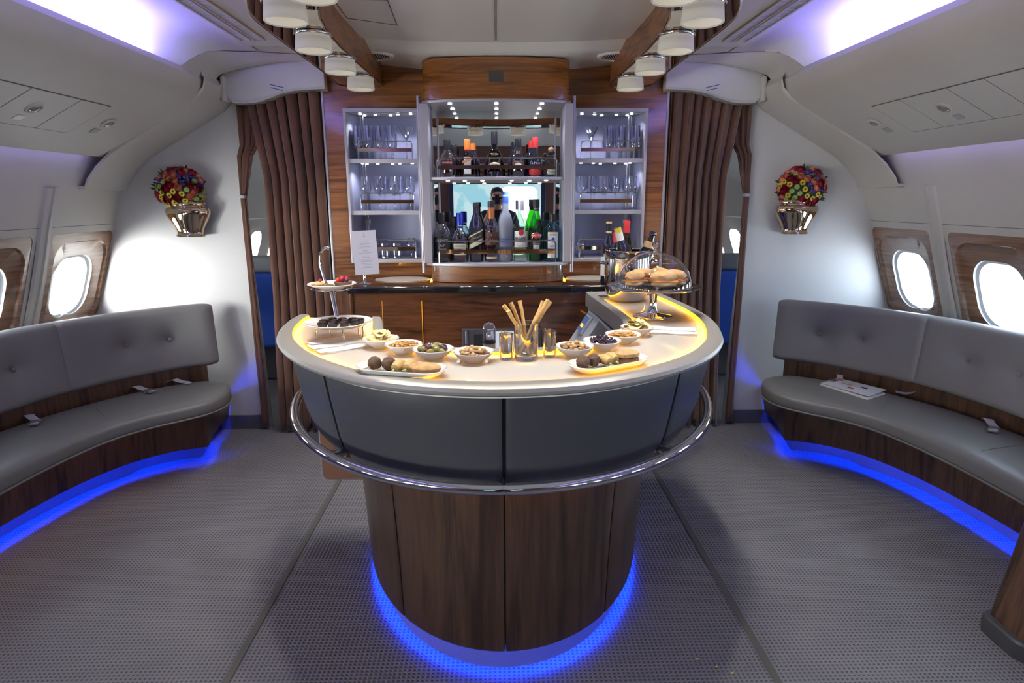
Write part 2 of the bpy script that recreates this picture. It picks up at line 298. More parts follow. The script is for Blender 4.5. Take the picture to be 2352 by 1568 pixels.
# side structure, both sides
def extr(mb, sec, y0, y1, s, n=2, close=False, mi=0):   # sec: list of (|x|, z)
    mb.rings([[(s*x, y, z) for x, z in sec] for y in np.linspace(y0, y1, n)], close, False, False, mi)
BIN = [(2.20, 2.30), (1.90, 2.335), (1.77, 2.340), (1.725, 2.325), (1.70, 2.290), (1.705, 2.240), (1.735, 2.195), (1.80, 2.145), (1.935, 2.068), (2.10, 1.980), (2.31, 1.868), (2.335, 1.857), (2.335, 1.872), (2.39, 1.872)]
BINM = mat('overhead_bin_plastic', (.62, .59, .53), .42, bump=(250, .08, .001))
wi = 0
for s in (-1, 1):
    side = ('left', 'right')[s > 0]
    mb = MB()
    for z0, z1 in ((0, .80), (1.46, 1.675)):
        zz = np.linspace(z0, z1, 6); extr(mb, [(PX(z), z) for z in zz], -2.2, 4.36, s)
    extr(mb, [(2.49, 1.675), (2.485, 1.69), (2.455, 1.75), (2.40, 1.87), (2.39, 1.95)], -2.2, 4.36, s)
    R0 = rrect(.3675, .33, .002, 9); R1 = rrect(.288, .286, .035, 9)
    def pt(p, yc, zc, off): z = zc+p[1]; return (s*(PX(z)+off), yc+p[0], z)
    for yc in BAYS:
        mb.rings([[pt(p, yc, 1.13, 0) for p in R0], [pt(p, yc, 1.128, 0) for p in R1], [pt(p, yc, 1.128, .012) for p in R1]], True, False, False)
    wall = struct('wall_'+side, mb, CREAM2 if s > 0 else CREAM2, 'cream curved %s cabin side wall with windows' % side)
    for yc in BAYS[:-1]:           # pillars between the windows
        mb = MB(); y = yc-.3675
        for a, b in ((.0, .0),):
            mb.rings([[(s*(PX(z)-o), y+w, z) for w, o in ((-.05, 0), (-.042, .014), (-.012, .018), (-.008, .008), (.008, .008), (.012, .018), (.042, .014), (.05, 0))] for z in np.linspace(.4, 1.675, 12)], False, False, False)
        build('pillar', mb, CREAM, wall)
    for k, yc in enumerate(BAYS):
        wi += 1
        w = thing('window_%d' % wi, 'oval cabin window in walnut surround, %s side, %s from the far bulkhead' % (side, ('first', 'second', 'third', 'fourth', 'fifth', 'sixth', 'seventh', 'eighth')[k]), None, (s*2.65, yc, 1.08), kind='structure')
        mb = MB(); R1b = rrect(.287, .285, .035, 9); R15 = rrect(.252, .262, .11, 9); R16 = rrect(.244, .254, .105, 9); R2 = rrect(.192, .205, .135, 9); R3 = rrect(.180, .192, .125, 9)
        mb.rings([[pt(p, yc, 1.128, .012) for p in R1], [pt(p, yc, 1.128, .003) for p in R1b], [pt(p, yc, 1.10, .003) for p in R15], [pt(p, yc, 1.10, .016) for p in R16], [pt(p, yc, 1.08, .030) for p in R2], [pt(p, yc, 1.08, .036) for p in R3]], True, False, False)
        build('surround', mb, WINWOOD, w)
        mb = MB(); R4 = rrect(.165, .178, .118, 9)
        mb.rings([[pt(p, yc, 1.08, .036) for p in R3], [pt(p, yc, 1.08, .05) for p in R3], [pt(p, yc, 1.08, .058) for p in R4], [pt(p, yc, 1.08, .070) for p in R4]], True, False, False)
        build('frame', mb, mat('window_reveal', (.62, .64, .66), .4), w)
        mb = MB(); mb.rings([[pt(p, yc, 1.08, o) for p in R4] for o in (.062, .065)]); build('pane', mb, PANE, w, smooth=False)
        mb = MB(); mb.box((s*(PX(.90)+.030), yc-.02, .897), (.02, .045, .014)); build('shade_tab', mb, ALU, w, bevel=.003)
    # bulkhead
    sec = [(1.67, 0), (1.685, .6), (1.705, 1.2), (1.715, 1.6), (1.70, 1.75), (1.667, 1.96), (1.61, 2.22), (1.62, 2.40), (1.70, 2.36)]
    top = [(1.76, 2.19), (1.935, 2.085), (2.12, 1.99), (2.31, 1.88), (2.42, 1.776), (2.48, 1.70), (2.52, 1.62), (2.575, 1.42), (2.64, 1.19), (2.72, .97), (2.80, .75), (2.93, .3), (2.97, 0)]
    mb = MB(); mb.rings([[(s*x, y, z) for x, z in sec+top] for y in (4.30, 4.345)])
    bw = struct('wall_back_'+side, mb, WALLM, 'white bulkhead panel between %s windows and curtain' % side, smooth=False)
    mb = MB(); mb.rings([[(s*(x-.004), y, z) for x, z in sec[:7]] for y in (4.285, 4.35)] + [[(s*(x-.02), y, z) for x, z in sec[:7]] for y in (4.35, 4.285)], False, False, False)
    mb.rings([[(s*(x-.02), 4.285, z) for x, z in sec[:7]], [(s*(x-.004), 4.285, z) for x, z in sec[:7]]], False, False, False)
    build('edge_strip', mb, ALU, bw)
    mb = MB(); mb.box((s*2.3, 4.292, .05), (1.22, .014, .10)); struct('baseboard_'+side, mb, mat('baseboard_grey', (.11, .11, .13), .35, coat=.4), 'dark baseboard under the %s bulkhead' % side, smooth=False)
    # overhead bin
    t = thing('overhead_bin', 'rounded grey cream overhead locker running along the %s windows' % side, 'overhead locker', (s*2.0, 1.0, 2.1))
    mb = MB(); extr(mb, BIN, -2.2, 3.93, s); build('shell', mb, BINM, t)
    fr = [(1.90, 2.345), (1.77, 2.350), (1.70, 2.325), (1.675, 2.28), (1.69, 2.225), (1.75, 2.165), (1.935, 2.058), (2.12, 1.955), (2.27, 1.868), (2.36, 1.79), (2.425, 1.715), (2.445, 1.672), (2.50, 1.67)]
    mb = MB(); mb.rings([[(s*(x+.02*(y > 4.2)*0), y, z+dz) for x, z in fr] for y, dz in ((3.86, .02), (3.865, .004), (3.88, 0), (4.26, 0), (4.295, .006), (4.31, .02))], False, False, False)
    build('end_frame', mb, BINM, t)
    du = Vector((s*.382, 0, -.202)).normalized(); nn = Vector((s*-.202, 0, -.382)).normalized()
    def face(u, y, o=0): return Vector((s*1.935, y, 2.068)) + du*u + nn*o
    def plate(u0, u1, y0, y1, o0, o1, name, m, bev=.002):
        mb = MB(); mb.rings([[face(u0, y0, o), face(u1, y0, o), face(u1, y1, o), face(u0, y1, o)] for o in (o0, o1)]); return build(name, mb, m, t, smooth=False, bevel=bev)
    plate(.0, .272, 1.6, 3.357, -.002, .0022, 'panel_seam', SEAMM, 0)
    for y0, y1 in ((3.133, 3.352), (2.815, 3.127), (2.60, 2.809), (2.10, 2.594), (1.605, 2.094)): plate(.004, .268, y0, y1, .0, .004, 'service_panel', BINM)
    for y, u, rr in ((2.962, .125, .034), (3.505, .13, .03), (2.0, .125, .034)):
        M = Matrix([du, Vector((0, 1, 0)), nn]).transposed(); c = face(u, y, .003)
        mb = MB(); mb.lathe([(rr*1.25, 0), (rr*1.2, .006), (rr*.95, .009), (rr*.85, .004), (rr*.82, -.002)], (0, 0, 0), 24, M=M); mb.v = [tuple(Vector(p)+c) for p in mb.v]
        rl = build('reading_light', mb, BINM, t)
        mb = MB(); mb.lathe([(rr*.84, .002), (rr*.7, .010), (rr*.4, .015), (.0001, .017)], (0, 0, 0), 20, M=M); mb.v = [tuple(Vector(p)+c) for p in mb.v]; build('lens', mb, mat('lens_grey', (.45, .44, .44), .12, .6), rl)
        c = face(u+.085, y, .0); mb = MB(); mb.rings([[c+du*a*.020+Vector((0, b*.026, 0))+nn*o for a, b in rrect(1, 1, .4, 3)] for o in (0, .006)]); build('call_sign', mb, mat('sign_grey', (.38, .37, .36), .3), t, bevel=.001)
    # cove
    t = thing('cove_%s' % side, 'lit violet cove between %s locker and ceiling vents' % side, None, (s*1.6, 1, 2.4), kind='structure')
    mb = MB(); CS = [(1.405, 2.464), (1.45, 2.480), (1.52, 2.494), (1.6, 2.505), (1.75, 2.515), (1.9, 2.505), (2.02, 2.47), (2.10, 2.40), (2.12, 2.30)]
    mb.rings([[(s*x, y, z) for x, z in CS] for y in (-2.2, 1, 3.36)], False, False, False)
    TT = [(1.405, 4.03, 2.463), (1.45, 4.01, 2.462), (1.52, 3.98, 2.458), (1.59, 3.935, 2.45), (1.636, 3.84, 2.425), (1.665, 3.77, 2.39), (1.69, 3.735, 2.36), (1.735, 3.70, 2.317), (1.82, 3.68, 2.26)]
    mb.rings([[(s*lerp(c[0], q[0], k), lerp(3.36, q[1]+.006, k), lerp(c[1], q[2]+.004, k**2.6)) for c, q in zip(CS, TT)] for k in np.linspace(0, 1, 14)], False, False, False)
    build('cove_panel', mb, mat('cove_white', (.80, .79, .80), .5), t)
    mb = MB(); mb.rings([[(s*x, y, z) for x, z in ((1.82, 2.342), (1.85, 2.342), (1.85, 2.352), (1.82, 2.352))] for y in (-2.1, 3.56)]); build('light_strip', mb, VLED, t, smooth=False)
    mb = MB(); mb.rings([[(s*x, y, z) for x, z in ((2.345, 1.868), (2.375, 1.868), (2.375, 1.874), (2.345, 1.874))] for y in (-2.1, 3.84)]); build('lower_light_strip', mb, emit('violet_dim', (.36, .30, 1), 4.0), t, smooth=False)
    # arched closing shell of the cove
    tp = catmull([(1.735, 3.70, 2.317), (1.690, 3.735, 2.36), (1.665, 3.77, 2.39), (1.636, 3.84, 2.425), (1.59, 3.935, 2.45), (1.42, 4.02, 2.463), (1.25, 4.075, 2.466), (1.05, 4.11, 2.466)], 6); bt = catmull([(1.70, 4.04, 2.290), (1.70, 4.06, 2.31), (1.685, 4.075, 2.335), (1.66, 4.085, 2.355), (1.56, 4.10, 2.385), (1.38, 4.115, 2.42), (1.22, 4.125, 2.44), (1.05, 4.13, 2.45)], 6)
    mb = MB(); mb.rings([[(s*lerp(a.x, b.x, k), lerp(a.y, b.y, k), lerp(a.z, b.z, k)-.022*math.sin(PI*k)) for a, b in zip(tp, bt)] for k in (0, .06, .15, .3, .5, .7, .85, 1)], False, False, False)
    build('cove_end', mb, CREAM, t)
    # vents
    for x in (1.293, 1.368):
        v = thing('air_vent', 'long slotted air vent, %s of the pair along the %s cove' % (('inner', 'outer')[x > 1.33], side), 'vent', (s*x, 1.0, 2.455))
        mb = MB(); mb.box((s*x, .885, 2.4625), (.05, 5.9, .002)); build('slot', mb, HOLE, v, smooth=False)
        mb = MB()
        for e in (-.027, .027): mb.box((s*(x+e), .885, 2.460), (.006, 5.9, .008))
        build('rim', mb, CEILM, v, smooth=False); mb = MB()
        for k in range(int(2.9/.018)): mb.box((s*x, 3.825-k*.018, 2.4605), (.048, .007, .005))
        build('louvres', mb, CEILM, v, kind='stuff', smooth=False)
    # header over the curtain
    zb = [(1.06, 2.276), (1.15, 2.272), (1.25, 2.264), (1.33, 2.247), (1.41, 2.218), (1.48, 2.197), (1.56, 2.190), (1.63, 2.194), (1.66, 2.22), (1.685, 2.30)]; zt = [(1.685, 2.36), (1.66, 2.385), (1.50, 2.43), (1.34, 2.455), (1.2, 2.468), (1.06, 2.47)]
    hd = thing('curtain_header', 'white wavy pelmet above the %s curtain' % side, 'pelmet', (s*1.35, 4.15, 2.3))
    mb = MB(); mb.rings([[(s*x, y, z) for x, z in zb+zt] for y in (4.13, 4.20)]); build('fascia', mb, WALLM, hd, smooth=False, bevel=.006)
    mb = MB(); mb.rings([[(s*x, y, z+o) for x, z in zb] for y, o in ((4.122, .012), (4.122, 0), (4.21, 0))], False, False, False); build('lower_lip', mb, CREAM, hd)
    mb = MB(); mb.box((s*1.672, 4.135, 2.275), (.028, .09, .15)); build('end_bracket', mb, CREAM, hd, smooth=False, bevel=.01)
    for k in (0, 1):
        mb = MB(); mb.box((s*1.355, 4.1285, 2.293-k*.018), (.085-.012*k, .002, .004), M=Matrix.Rotation(-s*.22, 3, 'Y')); build('placard_line', mb, mat('placard_blue', (.04, .06, .22), .6), hd, smooth=False)
mb = MB()
for s in (-1, 1): extr(mb, [(2.560, 1.455), (2.95, 1.9), (2.8, 2.65), (0, 2.85)], -2.25, 8.75, s)
struct('wall_outer', mb, SEAMM, 'outer skin of the cabin above the windows')
# rear lounge wall, behind the photographer, seen in the mirror
mb = MB(); mb.box((0, -2.2, 1.4), (6.1, .08, 3.0)); struct('wall_front', mb, mat('dark_rear_walnut', (.10, .045, .025), .4, coat=.3), 'dark panelled wall behind the lounge', smooth=False)
t = thing('wall_screen', 'large pale blue map screen seen reflected behind the photographer', 'screen', (0, -2.12, 1.45))
mb = MB(); mb.box((0, -2.13, 1.46), (1.60, .05, .92)); build('frame', mb, mat('navy_frame', (.01, .02, .05), .4), t, smooth=False, bevel=.01)
sm = mat('map_screen', (.02, .02, .02), .3, emit=(.45, .85, .95), estr=1.0, coat=.3); nt = sm.node_tree; n = nt.nodes.new('ShaderNodeTexNoise'); n.inputs['Scale'].default_value = 2.6; n.inputs['Detail'].default_value = 6
tc = nt.nodes.new('ShaderNodeTexCoord'); r = nt.nodes.new('ShaderNodeValToRGB'); r.color_ramp.elements[0].position = .46; r.color_ramp.elements[0].color = (.36, .72, .84, 1); r.color_ramp.elements[1].position = .5; r.color_ramp.elements[1].color = (.62, .88, .92, 1)
nt.links.new(tc.outputs['Object'], n.inputs[0]); nt.links.new(n.outputs[0], r.inputs[0]); nt.links.new(r.outputs[0], nt.nodes['Principled BSDF'].inputs['Emission Color'])
mb = MB(); mb.box((0, -2.10, 1.46), (1.44, .02, .80)); build('display', mb, sm, t, smooth=False)
mb = MB(); mb.rings([[(x*.30+.36, y, z*.32+1.50) for x, z in rrect(1, 1, .35, 6)] for y in (-2.092, -2.086)]); build('screen_glare', mb, emit('glare_white', (.9, .98, 1), 2.2), t, smooth=False)  # white glare on the screen, put in as a glowing patch
# ------------------------------------------------------------------ back wall and cabin beyond
mb = MB()
mb.box((0, 4.36, 2.34), (2.20, .28, .34)); mb.box((0, 4.36, .6), (2.20, .28, 1.20))
for s in (-1, 1): mb.box((s*1.036, 4.36, 1.685), (.128, .28, .97)); mb.box((s*.45, 4.36, 1.685), (.07, .28, .97))
wbk = struct('wall_back', mb, WALNUT, 'glossy walnut wall holding the lit glass cabinets', smooth=False)
for s in (-1, 1):
    mb = MB(); mb.box((s*1.104, 4.24, 1.235), (.016, .05, 2.47)); build('edge_strip', mb, ALU, wbk, smooth=False, bevel=.004)
    mb = MB(); mb.box((s*1.09, 4.75, 1.235), (.03, .9, 2.47)); build('side_panel', mb, CREAM, wbk, smooth=False)
mb = MB(); mb.box((0, 5.1, 1.3), (2.2, .05, 2.6)); build('rear_panel', mb, CREAM, wbk, smooth=False)
t = thing('rear_cabin', 'bright cabin interior glimpsed past the curtains', None, (0, 6, 0), kind='structure')
SECB = [(2.95, 0), (2.78, .80)]; SECT = [(2.57, 1.42), (2.49, 1.675), (2.335, 1.857), (1.7, 2.28), (1.6, 2.42), (0, 2.42)]
for s in (-1, 1):
    mb = MB(); extr(mb, SECB, 4.36, 8.7, s); extr(mb, SECT, 4.36, 8.7, s)
    for yc in (5.6, 6.335, 7.07): mb.rings([[(s*PX(1.13+p[1]*.29/.33), yc+p[0], 1.11+p[1]*.94) for p in R0], [(s*(PX(1.08+p[1])+.05), yc+p[0], 1.08+p[1]) for p in R3]], True, False, False)
    mb.box((s*2.68, 4.8, 1.11), (.04, .88, .64)); mb.box((s*2.68, 8.1, 1.11), (.04, 1.3, .64))
    build('side_lining', mb, CREAM, t)
mb = MB(); mb.box((0, 8.72, 1.4), (6, .04, 3.0)); build('end_panel', mb, CREAM, t, smooth=False)
NAVY = mat('blue_seat_fabric', (.02, .09, .55), .7)
for s in (-1, 1):
    st = thing('airline_seat', 'blue seat glimpsed past the %s curtain' % ('left', 'right')[s > 0], 'seat', (s*1.95, 5.6, 0))
    mb = MB(); mb.rings([[(s*1.95+x, y, z) for x, z in ((-.38, .35), (.38, .35), (.38, .95), (.34, 1.0), (-.34, 1.0), (-.38, .95))] for y in (5.35, 5.55)]); build('backrest', mb, NAVY, st, bevel=.03)
    mb = MB(); mb.box((s*1.95, 5.45, 1.07), (.66, .16, .14)); build('headrest', mb, mat('seat_grey', (.18, .2, .24), .6), st, bevel=.03)
    mb = MB(); mb.box((s*1.95, 5.85, .40), (.74, .6, .14)); build('cushion', mb, NAVY, st, bevel=.03)
    mb = MB(); mb.box((s*1.95, 5.8, .17), (.6, .5, .34)); build('base', mb, mat('seat_base', (.1, .1, .12), .6), st, bevel=.02)
# ------------------------------------------------------------------ lamp rail above the bar
def ring_out(rf, side_x, tipf):
    pass
outer = [(-.975, 4.10), (-.962, 3.9), (-.958, 3.5), (-.958, 3.1), (-.955, 2.8)] + [(-.955*math.cos(a), 2.8-.955*math.sin(a)) for a in np.linspace(.12, PI-.12, 40)] + [(.955, 2.8), (.958, 3.1), (.958, 3.5), (.962, 3.9), (.975, 4.10)]
tipR = [(.955, 4.165), (.90, 4.205), (.83, 4.218), (.76, 4.205), (.715, 4.165), (.705, 4.10)]
inner = [(.712, 3.9), (.724, 3.5), (.727, 3.15), (.715, 2.85)] + [(.70*math.cos(a), 2.8-.70*math.sin(a)) for a in np.linspace(.06, PI-.06, 40)] + [(-.715, 2.85), (-.727, 3.15), (-.724, 3.5), (-.712, 3.9)]
tipL = [(-x, y) for x, y in reversed(tipR)]
ZR = 2.30
t = thing('lamp_rail', 'horseshoe walnut ceiling rail with mirrored underside above the bar', 'lamp rail', (0, 2.9, ZR))
def strip_mesh(po, pi, z):   # pair points by arc length
    def rs(P, n):
        P = [Vector((*p, 0)) for p in P]; L = [0]
        for a, b in zip(P, P[1:]): L.append(L[-1]+(b-a).length)
        out = []
        for k in range(n):
            d = L[-1]*k/(n-1); i = 0
            while i < len(L)-2 and L[i+1] < d: i += 1
            q = (d-L[i])/(L[i+1]-L[i]); out.append(P[i].lerp(P[i+1], q))
        return out
    return rs(po, 110), rs(pi, 110)
po = tipL[2::-1][::-1]; po = [tipL[3]] + tipL[4:] + outer + tipR[:3]; pi_ = [tipL[2]] + tipL[1::-1] + inner[::-1] + tipR[:2:-1]
A, B = strip_mesh(po, pi_, ZR)
mb = MB(); mb.rings([[(p.x, p.y, ZR) for p in A], [(p.x, p.y, ZR) for p in B]], False, False, False); build('mirrored_underside', mb, SMIRROR, t, smooth=False)
OW = wood('walnut_rail', (.34, .13, .045), (.12, .045, .018), (3, 3, 14), rough=.35, coat=.2)
mb = MB()
mb.rings([[(p.x, p.y, z) for p in A] for z in (ZR, 2.47)], False, False, False); mb.rings([[(p.x, p.y, z) for p in B] for z in (ZR, 2.47)], False, False, False)
build('walnut_side', mb, OW, t)
loop = [(p.x, p.y, ZR+.001) for p in A] + [(p.x, p.y, ZR+.001) for p in reversed(B)]
mb = MB(); mb.tube(loop, .0055, 6, closed=True); build('edge_bead', mb, mat('bronze_bead', (.20, .11, .06), .2, .8), t)
# eleven lamps
names = ['nearest visible lamp on the {s} arm of the ceiling rail', 'second frosted lamp from the near end, {s} arm of the rail', 'third frosted lamp from the near end, {s} arm of the rail', 'farthest and smallest looking frosted lamp, {s} arm, beside the walnut wall']
lampz = ZR
def lamp(x, y, label):
    t = thing('ceiling_lamp', label, 'lamp', (x, y, ZR), 'frosted drum lamps under the ceiling rail')
    mb = MB(); mb.lathe([(.060, 0), (.078, -.001), (.0815, -.004), (.0825, -.007), (.0815, -.010), (.078, -.013), (.060, -.013)], (x, y, ZR), 32); build('chrome_collar', mb, CHROME, t)
    mb = MB(); mb.lathe([(.064, -.012), (.073, -.014), (.0755, -.045), (.078, -.070), (.075, -.073), (.070, -.069), (.066, -.030), (.0001, -.026)], (x, y, ZR), 32); build('frosted_shade', mb, FROST, t)
    mb = MB(); mb.lathe([(.038, -.0265), (.030, -.032), (.0001, -.033)], (x, y, ZR), 20); build('bulb', mb, BULB, t)
    return t
PL = []
for s in (-1, 1):
    for k, (x, y) in enumerate(((.755, 2.46), (.783, 2.91), (.783, 3.375), (.783, 3.86))):
        PL.append((s*x, y)); lamp(s*x, y, names[k].format(s=('left', 'right')[s > 0]))
for x, y, nm in ((-.58, 2.19, 'frosted lamp over the left front curve of the bar'), (-.21, 1.99, 'frosted lamp over the front of the bar, left of its seam'), (.21, 1.99, 'frosted lamp over the front of the bar, right of its seam'), (.58, 2.19, 'frosted lamp over the right front curve of the bar')):
    PL.append((x, y)); lamp(x, y, nm)
for x, y in PL: light('lamp_light', 'SPOT', (x, y, ZR-.040), 27, (1, .955, .88), spot_size=1.72, spot_blend=.8, shadow_soft_size=.03)
# ------------------------------------------------------------------ centre cabinet
def colf(x, yc=3.805, yb=3.885, hw=.445):    # front curve of the column
    return yc+(yb-yc)*(x/hw)**2
def colout(hw, yc, yb, r=.05, back=4.24, n=9):
    P = [(-hw, back), (-hw, yb+.075), (-hw+.004, yb+.045)]
    xs = np.linspace(-(hw-r), hw-r, n)
    P += [(-hw+.010, yb+.022), (-hw+.026, yb+.004)]
    P += [(x, yc+(yb-yc-.01)*(x/hw)**2) for x in xs]
    P += [(hw-.026, yb+.004), (hw-.006, yb+.018) if False else (hw-.010, yb+.022), (hw-.004, yb+.045), (hw, yb+.075), (hw, back)]
    return P
t = thing('display_cabinet', 'central bowed walnut bar cabinet with mirror back and bottle shelves', 'cabinet', (0, 4.05, 1.10))
mb = MB(); mb.prism(colout(.44, 3.82, 3.90, .07), 2.175, 2.40); build('top_box', mb, WALNUT, t, bevel=.004)
mb = MB(); mb.prism(colout(.425, 3.85, 3.93, .07), 1.10, 1.205); build('plinth', mb, WALNUT, t, bevel=.004)
LAV = mat('lavender_aluminium', (.52, .50, .56), .35, .45)
mb = MB(); mb.prism(colout(.45, 3.815, 3.90), 1.205, 1.222); build('shelf', mb, LAV, t, bevel=.003, label='bowed bottom shelf')
mb = MB(); mb.prism(colout(.45, 3.815, 3.90), 2.158, 2.175); build('top_trim', mb, LAV, t, bevel=.003)
mb = MB(); mb.prism([(-.405, 4.225), (-.405, 3.90)]+[(x, 3.855+.035*(x/.4)**2) for x in np.linspace(-.38, .38, 9)]+[(.405, 3.90), (.405, 4.225)], 1.720, 1.738); build('shelf', mb, LAV, t, bevel=.003)
mb = MB(); mb.box((0, 4.228, 1.69), (.84, .008, .94)); build('mirror', mb, MIRROR, t, smooth=False)
for s in (-1, 1):
    mb = MB(); mb.box((s*.402, 4.16, 1.69), (.006, .14, .935)); build('side_mirror', mb, MIRROR, t, smooth=False)
    mb = MB(); mb.box((s*.43, 3.93, 1.69), (.052, .10, .935)); mb.box((s*.418, 4.06, 1.69), (.022, .18, .935)); build('side_panel', mb, LAV, t, smooth=False, bevel=.004)
    mb = MB(); mb.tube([(s*.468, 3.965, 1.155), (s*.468, 3.965, 2.21)], .0115, 10); build('hinge_post', mb, ALU, t)
# round downlights set in ceilings of the compartments
def puck(root, x, y, z, power=.55, spot=True, r=.0115):
    mb = MB(); mb.lathe([(.0001, 0), (r, 0), (r, -.002), (r*.9, -.004), (.0001, -.005)], (x, y, z), 14); build('downlight', mb, WLED, root, smooth=False)
    if spot: light('cabinet_light', 'SPOT', (x, y, z-.008), power, (.86, .88, 1.0), spot_size=2.2, spot_blend=.8, shadow_soft_size=.008)
for x in (-.275, 0, .27):
    puck(t, x, 3.90+.0*abs(x), 2.157, 5.5); puck(t, x, 4.115, 2.157, spot=False)
for x, y in ((-.30, 3.93), (-.20, 3.99), (-.09, 3.93), (.09, 3.93), (.20, 3.99), (.30, 3.93)): puck(t, x, y, 1.719, 3.4, spot=abs(x) < .25)
def rail(root, x0, x1, y, z, hgt, bow=0, r=.004, gallery=True, endd=.0):
    n = 12; path = [(x0, y, z), (x0, y, z+hgt-.02), (x0+.006, y, z+hgt-.006), (x0+.02, y-bow*.1, z+hgt)]
    path += [(lerp(x0+.02, x1-.02, k/n), y-bow*(1-(2*k/n-1)**2), z+hgt) for k in range(1, n)]
    path += [(x1-.02, y-bow*.1, z+hgt), (x1-.006, y, z+hgt-.006), (x1, y, z+hgt-.02), (x1, y, z)]
    g = MB(); g.tube(path, r, 8); o = build('gallery_rail', g, CHROME, root)
    if gallery:
        g = MB(); P = [(lerp(x0, x1, k/n), y-bow*(1-(2*k/n-1)**2)) for k in range(n+1)]
        g.rings([[(x, yy-.003, z+hgt*.42) for x, yy in P], [(x, yy-.003, z+hgt*.62) for x, yy in P], [(x, yy+.001, z+hgt*.62) for x, yy in P], [(x, yy+.001, z+hgt*.42) for x, yy in P]]+[[(x, yy-.003, z+hgt*.42) for x, yy in P]], False, False, False)
        build('flat_bar', g, GOLD, o)
rail(t, -.36, .36, 3.885, 1.222, .135, .02, .0045); rail(t, -.36, .36, 3.90, 1.738, .11, .015, .0045)
mb = MB(); mb.box((.0, 3.8215, 2.292), (.10, .006, .075)); build('sensor_frame', mb, WALNUT, t, smooth=False); mb = MB(); mb.box((.0, 3.8175, 2.292), (.082, .004, .058)); build('sensor_window', mb, mat('smoked_panel', (.05, .045, .045), .15, coat=1), t, smooth=False, bevel=.004)
for s in (-1, 1): mb = MB(); mb.box((s*.428, 4.04, 1.104), (.006, .14, .007)); build('amber_strip', mb, emit('amber_plinth', (1, .45, .02), 22), t, smooth=False)
# ------------------------------------------------------------------ side glass cabinets
CABI = mat('cabinet_lavender', (.38, .40, .58), .45)
cabs = {}
for s in (-1, 1):
    side = ('left', 'right')[s > 0]
    t = thing('glass_cabinet', 'open lit glassware cabinet with three shelves, %s of the bottle display' % side, 'cabinet', (s*.73, 4.3, 1.2)); cabs[s] = t
    x0, x1 = .486, .972; fw = .016
    mb = MB(); z0, z1 = 1.197, 2.172
    for c, d in (((x0+.01, 4.215, (z0+z1)/2), (.03, .07, z1-z0)), ((x1-fw/2, 4.215, (z0+z1)/2), (fw, .07, z1-z0)), (((x0+x1)/2, 4.2155, z1-.0125), (x1-x0-.002, .069, .024)), (((x0+x1)/2, 4.2155, z0+.0115), (x1-x0-.002, .069, .022))): mb.box((s*c[0], c[1], c[2]), d)
    build('frame', mb, LAV, t, smooth=False, bevel=.002)
    n = 14; back = [(s*(x0+.012), 4.25)]+[(s*lerp(x0+.012, x1-.012, k/n), 4.36+.11*math.sin(PI*min(1, k/n*1.0))**.5*1.0) for k in range(1, n)]+[(s*(x1-.012), 4.25)]
    mb = MB(); mb.rings([[(x, y, z) for x, y in back] for z in (z0+.02, z1-.022)], False, False, False); build('back_panel', mb, CABI, t)
    fl = [(x, y) for x, y in back]; WH = mat('cabinet_white', (.62, .62, .66), .35)
    mb = MB(); mb.prism(fl, z1-.026, z1-.022); build('cabinet_top', mb, WH, t, smooth=False)
    for z in (z0+.012, 1.512, 1.840):
        mb = MB(); f2 = [(x, (y if y > 4.3 else 4.205)) for x, y in fl]; mb.prism(f2, z, z+(.008 if z < 1.3 else .022)); build('shelf', mb, WH, t, smooth=False, bevel=.002)
        if z > 1.3: mb = MB(); mb.box((s*(x0+x1)/2, 4.202, z+.011), (x1-x0-.03, .006, .026)); build('shelf_edge', mb, LAV, t, smooth=False)
    for z, pw in ((z1-.0265, 3.2), (1.8395, 2.8)):
        for k, (x, y) in enumerate(((.555, 4.26), (.64, 4.28), (.695, 4.33), (.79, 4.31), (.88, 4.26), (.865, 4.33))): puck(t, s*x, y, z, pw, spot=k in (0, 2, 4), r=.010)
    for z, hh in ((1.862, .115), (1.534, .115), (1.219, .125)): rail(t, s*.55 if s > 0 else -.90, s*.90 if s > 0 else -.55, 4.235, z, hh, 0, .0035)
    mb = MB(); mb.tube([(s*.885, 4.37, 1.22), (s*.885, 4.37, 2.145)], .006, 8); mb.tube([(s*.902, 4.37, 1.22), (s*.902, 4.37, 2.145)], .003, 8); mb.lathe([(.0001, -.03), (.02, -.02), (.024, 0), (.02, .02), (.0001, .03)], (s*.888, 4.36, 1.46), 16, sy=.4); build('support_rod', mb, ALU, t)
# ------------------------------------------------------------------ back counter
t = thing('back_counter', 'walnut back counter with polished black stone worktop', 'counter', (0, 3.95, 0))
out = [(-.905, 3.72), (-.895, 3.705), (-.87, 3.70)] + [(x, 3.70+.04*(1-((x+.1)/.8)**2)*0) for x in np.linspace(-.8, .9, 8)] + [(.98, 3.72), (1.085, 3.85), (1.09, 4.215), (-1.09, 4.215), (-1.085, 4.0), (-.98, 3.84)]
mb = MB(); mb.prism(out, 1.058, 1.10); build('worktop', mb, GRANITE, t, bevel=.010)
mb = MB(); mb.prism([(-.88, 3.735), (.90, 3.735), (1.05, 3.88), (1.05, 4.21), (-1.05, 4.21), (-1.05, 4.02), (-.95, 3.86)], .0, 1.058); build('front_panel', mb, WALNUTC, t, smooth=False)
mb = MB(); mb.tube([(-.885, 3.732, 0), (-.885, 3.732, 1.056)], .013, 12); build('corner_post', mb, WALNUTC, t)
mb = MB(); mb.box((-.58, 3.730, .86), (.235, .012, .30)); build('reflection_panel', mb, WALNUTC, t, smooth=False)
for x in (-.6985, -.4615): mb = MB(); mb.box((x, 3.731, .86), (.004, .010, .30)); build('amber_strip', mb, emit('amber_reflection', (1, .42, .01), .8), t, smooth=False)  # amber reflections in the glossy front, put in as glowing strips on an added panel
